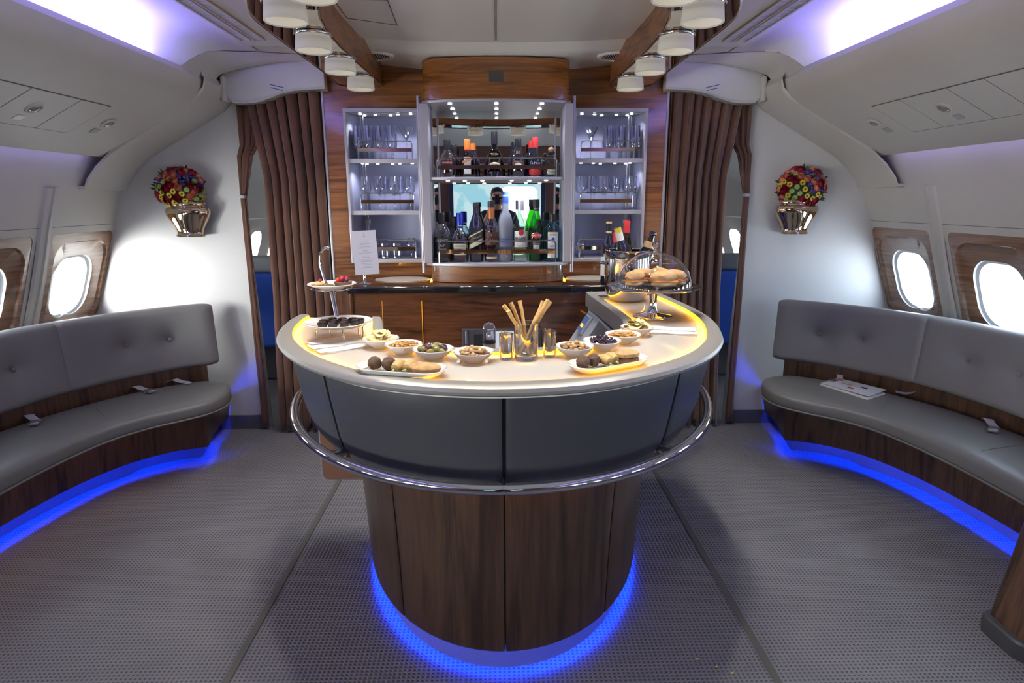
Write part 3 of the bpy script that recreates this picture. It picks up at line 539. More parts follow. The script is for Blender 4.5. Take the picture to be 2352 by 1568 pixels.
for s in (-1, 1):
    for k in range(1): mb = MB(); mb.lathe([(.0001, 1.104), (.17, 1.104), (.173, 1.1055), (.176, 1.101)], (s*.62, 4.05, 0), 40, sy=.75); build('inset_disc', mb, mat('brushed_disc', (.50, .45, .38), .42, .25), t)
# ------------------------------------------------------------------ the bar
bar = thing('bar_counter', 'horseshoe cocktail bar, slate leather apron over walnut base, amber lit cream top', 'bar', (.015, 2.75, 0))
PAIR = [((-.915, 2.805), (-.53, 2.80)), ((-.915, 2.69), (-.505, 2.69)), ((-.882, 2.455), (-.476, 2.55)), ((-.80, 2.225), (-.43, 2.42)), ((-.655, 1.99), (-.36, 2.315)), ((-.45, 1.787), (-.25, 2.232)), ((-.225, 1.678), (-.125, 2.185)), ((.015, 1.643), (.01, 2.165)),
    ((.255, 1.678), (.14, 2.18)), ((.48, 1.79), (.265, 2.225)), ((.68, 1.97), (.375, 2.32)), ((.82, 2.20), (.46, 2.44)), ((.90, 2.45), (.52, 2.56)), ((.938, 2.68), (.546, 2.68)), ((.945, 2.87), (.548, 2.80)), ((.936, 3.08), (.538, 3.02)), ((.912, 3.35), (.518, 3.30)), ((.888, 3.54), (.505, 3.55))]
OO = catmull([(a[0]*1.029, min(a[1]*1.029, 3.60), 0) for a, b in PAIR], 8); II = catmull([(*b, 0) for a, b in PAIR], 8)
ZT = 1.080
def sect(o, i, spec):
    d = (i-o); Ld = d.length; u = d/Ld; r = []
    for a, b, z in spec:      # a>=0: from the outer edge, b: from the inner edge
        q = o+u*a if b is None else i-u*b
        r.append((q.x, q.y, z))
    return r
def wo_(k): # rim width
    t = k/(len(OO)-1); return .062
rimo = [sect(o, i, [(.055, None, ZT-.032), (.016, None, ZT-.030), (.003, None, ZT-.023), (.0, None, ZT-.014), (.005, None, ZT-.003), (.018, None, ZT+.004), (.030, None, ZT+.006), (wo_(k)-.008, None, ZT+.006), (wo_(k), None, ZT+.003), (wo_(k), None, ZT-.012)]) for k, (o, i) in enumerate(zip(OO, II))]
mb = MB(); mb.rings(rimo, False, False, False); mb.add(rimo[0], [tuple(range(10))]); mb.add(rimo[-1], [tuple(range(10))]); build('outer_rim', mb, RIMM, bar)
rimi = [sect(o, i, [(0, .046, ZT-.012), (0, .046, ZT+.003), (0, .040, ZT+.006), (0, .010, ZT+.006), (0, .002, ZT+.001), (0, 0, ZT-.010), (0, .0, ZT-.075), (0, .02, ZT-.085)]) for o, i in zip(OO, II)]
mb = MB(); mb.rings(rimi, False, False, False); mb.add(rimi[0], [tuple(range(8))]); mb.add(rimi[-1], [tuple(range(8))]); build('inner_rim', mb, RIMM, bar)
top = [sect(o, i, [(wo_(k)-.002, None, ZT-.008), (0, .044, ZT-.008)]) for k, (o, i) in enumerate(zip(OO, II))]
mb = MB(); mb.rings(top, False, False, False); build('cream_top', mb, TOPM, bar, smooth=False)
for nm, spec in (('o', lambda k: [(wo_(k)+.0008, None, ZT+.0015), (wo_(k)+.0008, None, ZT-.0075), (wo_(k)+.005, None, ZT-.0075)]), ('i', lambda k: [(0, .0468, ZT+.0015), (0, .0468, ZT-.0075), (0, .051, ZT-.0075)])):
    rs = [sect(o, i, spec(k)) for k, (o, i) in enumerate(zip(OO, II))]; rs = rs[:-7] if nm == 'o' else rs[:-7]
    mb = MB(); mb.rings(rs, False, False, False); build('amber_strip', mb, YLED, bar, smooth=False)
for spec in (lambda k: [(wo_(k)+.003, None, ZT-.030), (wo_(k)+.013, None, ZT-.030)], lambda k: [(0, .049, ZT-.030), (0, .059, ZT-.030)]):
    mb = MB(); mb.rings([sect(o, i, spec(k)) for k, (o, i) in enumerate(zip(OO, II))][:-7], False, False, False); build('under_glass_strip', mb, YLEDU, bar, smooth=False)
mb = MB(); mb.rings([sect(o, i, [(.035, None, ZT-.027), (.04, None, ZT-.042), (0, .025, ZT-.042), (0, .020, ZT-.020)]) for o, i in zip(OO, II)], False, False, False); build('light_tray', mb, mat('white_tray', (.8, .8, .78), .6), bar, smooth=False)
o, i = OO[-1], II[-1]; a = OO[-6]; b = II[-6]     # back end of the right arm
mb = MB(); mb.rings([[(i.x+.02, i.y, z0), (i.x+.02, i.y, z1), (b.x+.02, b.y, z1), (b.x+.02, b.y, z0)] for z0, z1 in ((ZT-.05, ZT+.0058),)]+[[(o.x-.02, o.y, ZT-.05), (o.x-.02, o.y, ZT+.0058), (a.x-.02, a.y, ZT+.0058), (a.x-.02, a.y, ZT-.05)]]); build('end_rim', mb, RIMM, bar, smooth=False, bevel=.002)
mb = MB(); mb.box(((a.x+b.x)/2, a.y-.003, ZT-.003), (abs(a.x-b.x)-.12, .004, .009)); build('amber_strip', mb, YLED, bar, smooth=False)
# body: front ellipse, right side running straight back, left cut off
def bpt(th, a, b, d=0):
    if th < 0: x, y = -a+.015, 2.75-th*1.0       # left of the centre line
    elif th > PI: x, y = a+.015, 2.75+(th-PI)
    else: x, y = .015-a*math.cos(th), 2.75-b*math.sin(th)
    n = Vector((-b*math.cos(min(max(th, 0), PI)), -a*math.sin(min(max(th, 0), PI)), 0)).normalized()
    return Vector((x, y, 0)) - n*d
def panel(th0, th1, levels, n, m, name, gap=.0022, rnd=.006):
    ths = [th0+gap, th0+gap+.004, th0+gap+.012] + list(np.linspace(th0+gap+.03, th1-gap-.03, n)) + [th1-gap-.012, th1-gap-.004, th1-gap]
    rs = []
    for k, th in enumerate(ths):
        e = min(k, len(ths)-1-k); d = {0: rnd+.012, 1: rnd*.35, 2: rnd*.08}.get(e, 0); col = []
        for q, (z, a, b) in enumerate(levels):
            dd = d + (rnd*.6 if q in (0, len(levels)-1) else 0); p = bpt(th, a, b, dd); col.append((p.x, p.y, z))
        p = bpt(th, levels[-1][1]-.012, levels[-1][2]-.012, d); col.append((p.x, p.y, levels[-1][0]))
        rs.append(col)
    mb = MB(); mb.rings(rs, False, False, False); return build(name, mb, m, bar)
LV = [(1.046, .896, 1.003), (1.035, .893, 1.0), (.95, .878, .985), (.88, .865, .97), (.81, .85, .958), (.755, .826, .956), (.725, .798, .962), (.705, .76, .955)]
WV = [(.728, .655, .912), (.70, .650, .912), (.5, .630, .913), (.3, .616, .9135), (.12, .606, .914), (.10, .605, .914)]
SE = math.acos(.672)
for th0, th1 in ((-.045, SE), (SE, PI/2), (PI/2, PI-SE), (PI-SE, PI+.78)):
    panel(th0, th1, LV, 26, LEATHERD, 'leather_panel', rnd=.010, gap=.004); panel(*[{SE: math.acos(.615), PI-SE: PI-math.acos(.615)}.get(q, q) for q in (th0, th1)], WV, 26, WALNUTV, 'walnut_panel', rnd=.003, gap=.0012)
def shell(levels, d, th0=-.045, th1=PI+.78, n=60): return [[(*bpt(th, a, b, d)[:2], z) for th in np.linspace(th0, th1, n)] for z, a, b in levels]
mb = MB(); mb.rings(shell(LV, .014), False, False, False); mb.rings(shell([(.74, .66, .915)]+WV[:-1], .010), False, False, False); build('backing', mb, BLACK, bar)
TOE = mat('toe_kick_carpet', (.16, .16, .17), .95, bump=(260, 1, .004)); mb = MB(); mb.rings([[(*bpt(th, .560, .868)[:2], z) for th in np.linspace(-.03, PI+.78, 60)] for z in (.0, .42)], False, False, False); mb.rings([[(*bpt(th, a, b)[:2], .42) for th in np.linspace(-.03, PI+.78, 60)] for a, b in ((.560, .868), (.612, .902))], False, False, False); build('toe_kick', mb, TOE, bar)
mb = MB(); mb.rings([[(*bpt(th, a, b)[:2], .25) for th in np.linspace(-.03, PI+.78, 60)] for a, b in ((.566, .874), (.588, .898))], False, False, False); build('blue_light_strip', mb, BLEDB, bar, smooth=False)
mb = MB(); mb.rings([[(*bpt(th, a, b)[:2], .722) for th in np.linspace(.15, PI-.15, 60)] for a, b in ((.675, .922), (.695, .936))], False, False, False); build('amber_under_strip', mb, emit('amber_under', (1, .42, .01), 7), bar, smooth=False)
# inside wall, left end cap
mb = MB(); I2 = [Vector((.0, 2.75, 0))+(p-Vector((.0, 2.75, 0)))*1.04 for p in II]
mb.rings([[(p.x, p.y, z) for p in I2] for z in (0, .99)], False, False, False)
mb.rings([[(-.885, 2.797, 1.02), (-.75, 2.797, .74), (-.64, 2.797, .70), (-.60, 2.797, 0.1), (-.53, 2.797, 0.1), (-.53, 2.797, 1.02)], [(-.885, 2.80, 1.02), (-.75, 2.80, .74), (-.64, 2.80, .70), (-.60, 2.80, 0.1), (-.53, 2.80, 0.1), (-.53, 2.80, 1.02)]]); build('inner_wall', mb, mat('grey_laminate', (.33, .34, .37), .45), bar, smooth=False)
# rail
path = [bpt(th, .885, 1.078) for th in np.linspace(-.0, PI+.35, 70)]; path = [(p.x, p.y, .78) for p in path]
path = [(-.80, 2.86, .78), (-.845, 2.87, .78), (-.872, 2.84, .78), (-.872, 2.79, .78)] + path
path += [(path[-1][0]-.01, path[-1][1]+.05, .78), (path[-1][0]-.05, path[-1][1]+.07, .78), (path[-1][0]-.10, path[-1][1]+.07, .78)]
rl = thing('foot_rail', 'polished chrome rail curving round the bar front', 'rail', (0, 1.7, .78)); mb = MB(); mb.tube(path, .0185, 14); build('tube', mb, CHROME, rl)
for th in (SE, PI/2, PI-SE, PI+.3, .05):
    a = bpt(th, .885, 1.078); b = bpt(th, .79, .95); mb = MB(); mb.tube([(a.x, a.y, .775), (lerp(a.x, b.x, .4), lerp(a.y, b.y, .4), .765), (b.x, b.y, .748)], [.010, .010, .016], 10); mb.lathe([(.0001, .006), (.026, .006), (.028, -.006)], (lerp(a.x, b.x, .9), lerp(a.y, b.y, .9), .748), 14); build('bracket', mb, CHROME, rl)
# gate panel left of the bar
t = thing('bar_gate', 'copper brown hinged flap with metal edge at the left end of the bar', 'flap', (-.66, 2.86, .27))
M = Matrix.Rotation(PI/2, 3, 'X'); mb = MB(); mb.rings([[Vector((-.665+x, y, .62+z)) for x, z in rrect(.20, .35, .03, 4)] for y in (2.85, 2.872)]); build('panel', mb, mat('copper_laminate', (.23, .115, .06), .5), t, smooth=False)
mb = MB(); mb.tube([(-.665+x, 2.861, .62+z) for x, z in rrect(.201, .351, .03, 4)], .008, 6, closed=True); build('metal_edge', mb, ALU, t)
# ------------------------------------------------------------------ inside the bar
t = thing('control_pod', 'grey angled housing with lit touch display under the right arm of the bar', 'control panel', (.42, 3.0, .6))
GP = mat('pod_grey', (.36, .38, .42), .45)
A0, A1, B0, B1 = Vector((.520, 3.47, 1.0)), Vector((.535, 2.74, 1.0)), Vector((.33, 3.42, .72)), Vector((.36, 2.74, .72))
n_ = (B0-A0).cross(A1-A0).normalized()
def onp(u, v, o=0): return (A0.lerp(A1, u)).lerp(B0.lerp(B1, u), v) + n_*o*(1 if n_.x < 0 else -1)
mb = MB(); mb.rings([[onp(0, 0, o), onp(1, 0, o), onp(1, 1, o), onp(0, 1, o)] for o in (0, -.03)]); build('housing', mb, GP, t, smooth=False, bevel=.004)
def pl(u0, u1, v0, v1, o0, o1, nm, m, **k): mb = MB(); mb.rings([[onp(u0, v0, o), onp(u1, v0, o), onp(u1, v1, o), onp(u0, v1, o)] for o in (o0, o1)]); return build(nm, mb, m, t, smooth=False, **k)
pl(.46, .97, .03, .62, 0, .004, 'dark_flap', mat('dark_flap', (.07, .07, .08), .5), bevel=.002)
dp = pl(.10, .27, .07, .40, 0, .016, 'display_bezel', GP, bevel=.004)
sc = pl(.115, .255, .10, .37, .016, .018, 'display', mat('display_blue', (.02, .03, .08), .2, emit=(.10, .16, .38), estr=.6))
for k in range(3): pl(.145+.028*k, .165+.028*k, .25, .30, .018, .0195, 'orange_digit', emit('orange_digit', (1, .35, .02), 3))
mb = MB(); mb.box((.35, 3.10, .70), (.10, .75, .04)); build('ledge', mb, GP, t, smooth=False, bevel=.005)
t = thing('coffee_machine', 'grey metal appliance door with hinge set into the walnut under the counter', 'appliance', (-.06, 3.72, .6))
mb = MB(); mb.box((.02, 3.7175, .66), (.48, .03, .36)); build('frame', mb, mat('appliance_grey', (.16, .155, .15), .4, .6), t, smooth=False, bevel=.004)
mb = MB(); mb.box((.04, 3.698, .645), (.38, .012, .33)); build('door', mb, mat('appliance_dark', (.06, .06, .07), .3, .5), t, smooth=False, bevel=.004)
mb = MB(); mb.tube([(-.195, 3.697, .75), (-.195, 3.697, .83)], .008, 10); mb.tube([(-.195, 3.697, .64), (-.195, 3.697, .74)], .008, 10); build('hinge', mb, ALU, t)
# ------------------------------------------------------------------ sofas
def sofa(s):
    side = ('left', 'right')[s > 0]
    t = thing('sofa', 'curved grey leather banquette with buttoned back along the %s wall' % side, 'sofa', (s*2.3, 2.6, 0))
    m = LEATHER
    # seat: outer (front) and back curves, from near end to far tip
    Fp = catmull([(2.12, .9, 0), (2.14, 1.6, 0), (2.135, 2.3, 0), (2.11, 2.72, 0), (2.04, 3.05, 0), (1.93, 3.25, 0), (1.80, 3.38, 0), (1.71, 3.48, 0), (1.66, 3.60, 0), (1.665, 3.73, 0), (1.71, 3.84, 0), (1.79, 3.905, 0)], 8)
    Bp = catmull([(2.62, .9, 0), (2.62, 1.6, 0), (2.61, 2.3, 0), (2.60, 2.75, 0), (2.53, 3.15, 0), (2.42, 3.42, 0), (2.28, 3.66, 0), (2.14, 3.81, 0), (2.02, 3.90, 0), (1.94, 3.925, 0), (1.88, 3.93, 0), (1.83, 3.925, 0)], 8)
    N = len(Fp); K = 40; rs = []
    for k in range(N):
        f, b = Fp[k], Bp[k]; d = b-f; Lq = d.length; u = d/Lq; row = []
        g = 1.0
        for sm in (.36, .70, ): g -= .25*math.exp(-((k/(N-1)-sm)/.004)**2)*.15
        for j in range(K):
            a = 2*PI*j/K; ca, sa = math.cos(a), math.sin(a)
            x = math.copysign(abs(ca)**.32, ca); z = math.copysign(abs(sa)**.55, sa)
            w = .5*Lq; q = f+u*(w+x*w); zz = .415+(.058 if z > 0 else .045)*z*g*(.72+.28*min(1, Lq/.35))
            row.append((s*q.x, q.y, zz))
        rs.append(row)
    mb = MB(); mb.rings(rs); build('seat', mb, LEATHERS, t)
    mb = MB(); P = [(s*(p.x-.002), p.y, .388) for p in Fp]; mb.tube(P, .006, 6); build('piping', mb, LEATHERS, t)
    for (fx, fy), (bx2, by2) in (((2.02, 3.12), (2.34, 3.46)), ((2.125, 2.60), (2.56, 2.72))):
        mb = MB(); P = []
        for q in np.linspace(.02, .97, 16): P.append((s*lerp(fx, bx2, q), lerp(fy, by2, q), .415+.058*max(0, 1-abs(2*q-1)**3.2)**.28+.0012))
        mb.tube(P, .0028, 5); build('seam', mb, LEATHERS, t)
    if s < 0:
        pass
    # base
    base = catmull([(2.375, .9, 0), (2.385, 1.6, 0), (2.385, 2.4, 0), (2.36, 2.8, 0), (2.30, 3.15, 0), (2.19, 3.43, 0), (2.04, 3.60, 0), (1.93, 3.665, 0), (1.825, 3.705, 0)], 6) + [Vector((1.84, 3.78, 0)), Vector((1.90, 3.98, 0)), Vector((1.935, 4.272, 0))]
    mb = MB(); mb.rings([[(s*(p.x-o), p.y, z if p.y < 3.9 or z < .2 else .26) for p in base] for z, o in ((.10, 0), (.365, .03))], False, False, False); build('base', mb, WALNUTD, t)
    if s < 0: mb = MB(); mb.rings([[(s*(p.x-o), p.y, .364) for p in base[:-3]] for o in (.040, .058)], False, False, False); build('amber_under_strip', mb, emit('amber_under', (1, .42, .01), 7), t, smooth=False)
    mb = MB(); mb.rings([[(s*(p.x+.085), p.y+.08*(i > len(base)-20), z) for i, p in enumerate(base)] for z in (.0, .30)] + [[(s*(p.x-.030), p.y, .30) for p in base]], False, False, False); build('toe_kick', mb, TOE, t)
    mb = MB(); mb.rings([[(s*(p.x+o), p.y+.06*(i > len(base)-20), .24) for i, p in enumerate(base[:-1])] for o in (.030, .065)], False, False, False); build('blue_light_strip', mb, BLED, t, smooth=False)
    # walnut back board between seat and backrest
    bb = catmull([(2.64, .9, 0), (2.64, 1.6, 0), (2.64, 2.3, 0), (2.62, 2.75, 0), (2.56, 3.15, 0), (2.45, 3.44, 0), (2.31, 3.69, 0), (2.15, 3.86, 0), (1.99, 3.98, 0), (1.93, 4.03, 0)], 6)
    mb = MB(); mb.rings([[(s*p.x, p.y, z) for p in bb] for z in (.1, .545)], False, False, False); build('back_board', mb, WALNUTD, t)
    # backrest
    bk = catmull([(2.60, .9, 0), (2.60, 1.6, 0), (2.60, 2.3, 0), (2.58, 2.85, 0), (2.50, 3.28, 0), (2.36, 3.58, 0), (2.20, 3.80, 0), (2.03, 3.96, 0), (1.86, 4.08, 0)], 22)
    N = len(bk); rs = []; btn = [(2.08, 3.93), (2.25, 3.755), (2.52, 3.235), (2.605, 2.96), (2.65, 2.45), (2.65, 2.15), (2.65, 1.6), (2.65, 1.3)]
    bl = []
    for bx, by in btn:
        k = min(range(N), key=lambda q: (bk[q]-Vector((bx, by, 0))).length); bl.append(k)
    arc = [0]
    for a, b in zip(bk, bk[1:]): arc.append(arc[-1]+(b-a).length)
    seams = [min(range(N), key=lambda q: (bk[q]-Vector((2.43, 3.45, 0))).length), min(range(N), key=lambda q: (bk[q]-Vector((2.64, 2.70, 0))).length)]
    SEC = [(-1+.10*(1-math.cos(0))-.0, z) for z in np.linspace(-.80, .80, 26)] + [(-1+.9*(1-math.cos(a))*1.0, .80+.20*math.sin(a)) for a in np.linspace(.25, PI/2, 6)] + [(.1+.9*math.sin(a), .80+.20*math.cos(a)) for a in np.linspace(.2, PI/2, 5)] + [(1, z) for z in (.4, 0, -.4)] + [(.1+.9*math.cos(a), -.80-.20*math.sin(a)) for a in np.linspace(0, PI/2-.2, 5)] + [(-1+.9*(1-math.sin(a)), -.80-.20*math.cos(a)) for a in np.linspace(0, PI/2-.25, 6)]
    for k in range(N):
        tg = (bk[min(k+1, N-1)]-bk[max(k-1, 0)]).normalized(); nv = Vector((tg.y, -tg.x, 0)); nv = nv if nv.x > 0 else -nv   # towards the wall
        e = arc[-1]-arc[k]; endf = 1 if e > .09 else math.sqrt(max(0, 1-((.09-e)/.09)**2))
        row = []
        for (x, z) in SEC:
            hh = .205*(1-.10*(1-endf)); th = .058*(.35+.65*endf); off = x*th*(1 if x < 0 else .5)
            zz = .735+z*hh
            if x < .2:
                for q in bl:
                    r2 = ((arc[k]-arc[q])/.085)**2+((zz-.735)/.080)**2; off += .030*math.exp(-r2)+.014*math.exp(-r2*9)
                for q in seams: off += .010*math.exp(-((arc[k]-arc[q])/.012)**2)
            p = bk[k] + nv*(off+.055+.05*((zz-.53)/.4)); row.append((s*p.x, p.y, zz))
        rs.append(row)
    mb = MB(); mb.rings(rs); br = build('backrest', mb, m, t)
    for q in bl[:4]:
        tg = (bk[q+1]-bk[q-1]).normalized(); nv = Vector((tg.y, -tg.x, 0)); nv = nv if nv.x > 0 else -nv; p = bk[q]+nv*(.055+.025-.058+.034); p = Vector((s*p.x, p.y, .735))
        mb = MB(); mb.blob(p, (.013, .013, .013), 2, 0); build('button', mb, m, br)
    return t
for s in (-1, 1): sofa(s)
# ------------------------------------------------------------------ glassware
ORD = ['first', 'second', 'third', 'fourth', 'fifth', 'sixth', 'seventh', 'eighth', 'ninth', 'tenth', 'eleventh', 'twelfth', 'thirteenth', 'fourteenth', 'fifteenth', 'sixteenth']
def gl(prof, name, cat, solid=None):
    t = thing(name, 'x', cat, (0, 0, 0)); mb = MB(); mb.lathe(prof, n=22); build('glass_bowl', mb, GLASS, t)
    if solid: mb = MB(); mb.lathe(solid, n=18); build('glass_base', mb, GLASS, t)
    return t
pils = gl([(.022, .062), (.031, .075), (.034, .11), (.031, .16), (.030, .212), (.0288, .212), (.0298, .16), (.032, .11), (.028, .078), (.0001, .066)], 'tall_glass', 'glass', [(.0001, 0), (.030, 0), (.029, .004), (.010, .012), (.008, .03), (.011, .05), (.024, .064), (.0001, .066)])
mart = gl([(.003, .118), (.054, .205), (.0532, .2052), (.0015, .121)], 'martini_glass', 'glass', [(.0001, 0), (.036, 0), (.035, .003), (.006, .010), (.0035, .03), (.0035, .1), (.006, .12), (.0001, .122)])
wine = gl([(.003, .105), (.024, .112), (.036, .135), (.037, .158), (.030, .222), (.029, .222), (.036, .158), (.035, .137), (.023, .114), (.0015, .108)], 'wine_glass', 'glass', [(.0001, 0), (.034, 0), (.033, .003), (.008, .009), (.0045, .03), (.004, .09), (.008, .106), (.0001, .108)])
tumb = gl([(.031, .0), (.034, .10), (.0325, .10), (.0298, .015), (.0001, .012)], 'tumbler', 'glass', [(.0001, 0), (.031, 0), (.0305, .012), (.0001, .012)])
bran = gl([(.003, .046), (.026, .054), (.036, .078), (.035, .10), (.025, .135), (.024, .135), (.034, .10), (.035, .08), (.025, .056), (.0015, .049)], 'brandy_glass', 'glass', [(.0001, 0), (.030, 0), (.029, .003), (.008, .008), (.005, .02), (.005, .04), (.008, .048), (.0001, .049)])
first = {}
def put(proto, x, y, z, label, group):
    if id(proto) not in first:
        first[id(proto)] = 1; proto.location = (x, y, z); proto['label'] = label; proto['group'] = group
    else: dup(proto, (x, y, z), 0, label, group)
for s, side, xs in ((-1, 'left', (-.907, -.836, -.761, -.684)), (1, 'right', (.73, .81, .905, .945))):
    for k, x in enumerate(xs):
        n = ORD[k]
        put(pils, x, 4.275, 1.862, '%s tall glass from the left on the %s cabinet top shelf' % (n, side), 'tall glasses on the top cabinet shelves')
        if k < 3: put(pils, x+.022, 4.335, 1.862, 'tall glass in the back row, top shelf of %s cabinet, behind the %s' % (side, n), 'tall glasses on the top cabinet shelves')
put(mart, -.592, 4.28, 1.862, 'wide conical martini glass on the top shelf of the left cabinet', 'martini glasses'); put(mart, .620, 4.28, 1.862, 'wide conical martini glass on the top shelf of the right cabinet', 'martini glasses')
for side, xs in (('left', (-.87, -.787, -.686, -.583)), ('right', (.558, .632, .709, .795, .875, .938))):
    for k, x in enumerate(xs):
        put(wine, x, 4.275+.02*(k % 2), 1.534, '%s wine glass from the left on the %s cabinet middle shelf' % (ORD[k], side), 'wine glasses on the middle cabinet shelves')
        if k in (1, 2): put(wine, x+.028, 4.345, 1.534, 'wine glass behind the %s one, %s cabinet middle shelf' % (ORD[k], side), 'wine glasses on the middle cabinet shelves')
for x, lb in ((-.835, 'tumbler half hidden by the menu card, left cabinet bottom shelf'), (-.765, 'middle tumbler on the bottom shelf of the left cabinet'), (-.685, 'tumbler nearest the brandy glass, left cabinet bottom shelf'), (.905, 'tumbler on the bottom shelf of the right cabinet')):
    put(tumb, x, 4.29, 1.218, lb, 'tumblers on the bottom cabinet shelves')
put(bran, -.583, 4.275, 1.218, 'round brandy glass on the bottom shelf of the left cabinet', 'brandy glasses'); put(bran, .562, 4.275, 1.218, 'round brandy glass on the bottom shelf of the right cabinet', 'brandy glasses')
# ------------------------------------------------------------------ bottles
def patch(root, cx, cy, r, z0, z1, half, m, name='label', n=14, rows=1):
    mb = MB(); rs = [[(cx+r*math.sin(a), cy-r*math.cos(a), z) for a in np.linspace(-half, half, n)] for z in np.linspace(z0, z1, rows+1)]
    mb.rings(rs, False, False, False); return build(name, mb, m, root)
def cdisc(root, cx, cy, r, z, ha, hz, m, name, off=0.0):   # round print wrapped on a bottle
    mb = MB(); n = 20; mb.rings([[(cx+(r+off)*math.sin(k*ha*math.cos(a)), cy-(r+off)*math.cos(k*ha*math.cos(a)), z+k*hz*math.sin(a)) for a in np.linspace(0, 2*PI, n, endpoint=False)] for k in (.02, .25, .5, .75, 1)], True, True, False)
    return build(name, mb, m, root)
def bottle(name, label, x, y, z, prof, gm, cap, cm, liquid=None, lm=None, group='spirit bottles in the display cabinet', sx=1, tilt=None, n=26):
    t = thing(name, label, 'bottle', (x, y, z), group)
    mb = MB(); mb.lathe([(r, zz+z) for r, zz in prof], (x, y, 0), n); build('glass_body', mb, gm, t)
    if liquid: mb = MB(); mb.lathe([(max(r-.003, .0001), zz+z+.003) for r, zz in prof if zz < liquid]+[(.0001, z+liquid)], (x, y, 0), n); build('liquor', mb, lm, t)
    mb = MB(); mb.lathe([(r, zz+z) for r, zz in cap], (x, y, 0), 20); build('cap', mb, cm, t)
    return t
PW = mat('paper_white', (.78, .77, .74), .6); PB = mat('paper_black', (.02, .02, .022), .5); PT = mat('paper_cream', (.70, .62, .42), .6); INK = mat('dark_ink', (.03, .03, .04), .6); INKW = mat('white_ink', (.75, .73, .68), .6)
INKG = mat('gold_ink', (.70, .50, .22), .4, .3); INKB = mat('blue_ink', (.05, .09, .45), .6); REDM = mat('red_print', (.55, .03, .03), .5); SILV = mat('silver_cap', (.72, .72, .74), .3, .7)
Z1, Z2, YB = 1.2225, 1.7385, 3.975
def std(r, hs, hn, rn, h, z0=.0): # straight body, shoulder start hs, neck start hn
    return [(.0001, 0), (r*.9, 0), (r, .006), (r, hs), (r*.93, hs+(hn-hs)*.25), (lerp(r, rn, .5), hs+(hn-hs)*.6), (rn*1.15, hn-.004), (rn, hn+.01), (rn, h)]
def capp(r, h0, h1): return [(r, h0), (r, h1-.002), (r*.93, h1), (.0001, h1)]
# lower shelf, left to right
t = bottle('whiskey_bottle', 'square black labelled whiskey bottle at the left end of the lower shelf', -.348, YB, Z1, [(.0001, 0), (.052, 0), (.056, .006), (.056, .165), (.050, .19), (.030, .225), (.019, .235), (.018, .30)], GLASS, capp(.0215, .235, .302), BLACK, .165, mat('dark_whiskey', (.05, .02, .008), .1))
patch(t, -.348, YB, .0568, Z1+.03, Z1+.155, 1.1, PB); words(t, "JACK DANIEL'S", .021, (-.348, YB, Z1+.134), INKW, .0572, sx=.62); words(t, 'No.7', .022, (-.348, YB, Z1+.104), INKW, .0572, sx=.8); words(t, 'Tennessee', .015, (-.348, YB, Z1+.083), INKW, .0572, sx=.9); words(t, 'WHISKEY', .02, (-.348, YB, Z1+.058), INKW, .0572, sx=.8)
t = bottle('scotch_bottle', 'round shouldered scotch bottle with blue cap and blue seal', -.236, YB, Z1, [(.0001, 0), (.047, 0), (.052, .008), (.056, .09), (.052, .14), (.036, .18), (.020, .20), (.018, .30)], GLASS, capp(.022, .225, .302), mat('blue_cap', (.02, .04, .42), .3, .3), .13, WHISKY)
patch(t, -.236, YB, .0575, Z1+.045, Z1+.115, .75, PT); words(t, 'CHIVAS REGAL', .016, (-.236, YB, Z1+.100), INKB, .058, sx=.62); patch(t, -.236, YB, .0578, Z1+.058, Z1+.082, .22, INKB, 'seal'); words(t, '18', .020, (-.236, YB, Z1+.070), INKW, .0582)
patch(t, -.236, YB, .0195, Z1+.207, Z1+.222, 1.4, INKB, 'neck_band')
t = bottle('black_bottle', 'tall black bottle with a slanted cream and black label', -.134, YB, Z1, [(.0001, 0), (.042, 0), (.045, .006), (.047, .19), (.044, .22), (.026, .275), (.017, .30), (.0165, .36)], DARKG, capp(.019, .335, .366), BLACK)
for dz, h_, m_ in ((.0, .028, PT), (.028, .045, PB), (.073, .008, PT)):
    mb = MB(); rs = [[(-.134+.0482*math.sin(a), YB-.0482*math.cos(a), Z1+.10+dz+e+a*.022) for a in np.linspace(-1.2, 1.2, 14)] for e in (0, h_)]; mb.rings(rs, False, False, False); build('slanted_label', mb, m_, t)
words(t, 'DOUBLE BLACK', .0125, (-.134, YB, Z1+.150), INKG, .0486, th=.35, sx=.9); words(t, '*', .02, (-.118, YB, Z1+.11), INK, .0486)
t = bottle('malt_bottle', 'malt whisky bottle with a brown label and orange gold neck', -.039, YB, Z1, [(.0001, 0), (.040, 0), (.044, .006), (.0455, .15), (.046, .19), (.042, .215), (.022, .255), (.0175, .27), (.0165, .36)], GLASS, [(.019, .265), (.0195, .335), (.018, .34)], mat('orange_foil', (.45, .16, .05), .3, .6), .20, WHISKY)
mb = MB(); mb.lathe([(.021, .335+Z1), (.021, .371+Z1), (.0001, .372+Z1)], (-.039, YB, 0), 18); build('cap', mb, BLACK, t)
patch(t, -.039, YB, .0468, Z1+.105, Z1+.185, 1.0, mat('brown_label', (.085, .028, .016), .5)); words(t, 'Glenfiddich', .019, (-.039, YB, Z1+.133), INKW, .0472, sx=.95); words(t, 'Y', .024, (-.039, YB, Z1+.165), INKG, .0472); patch(t, -.039, YB, .0468, Z1+.02, Z1+.032, .8, PT)
t = bottle('vodka_bottle', 'tallest bottle, frosted grey vodka with a blue cap', .052, YB, Z1, [(.0001, 0), (.040, 0), (.044, .006), (.046, .19), (.045, .24), (.034, .285), (.019, .315), (.0175, .43)], FROSTED, capp(.0185, .355, .431), mat('vodka_cap', (.03, .10, .45), .4))
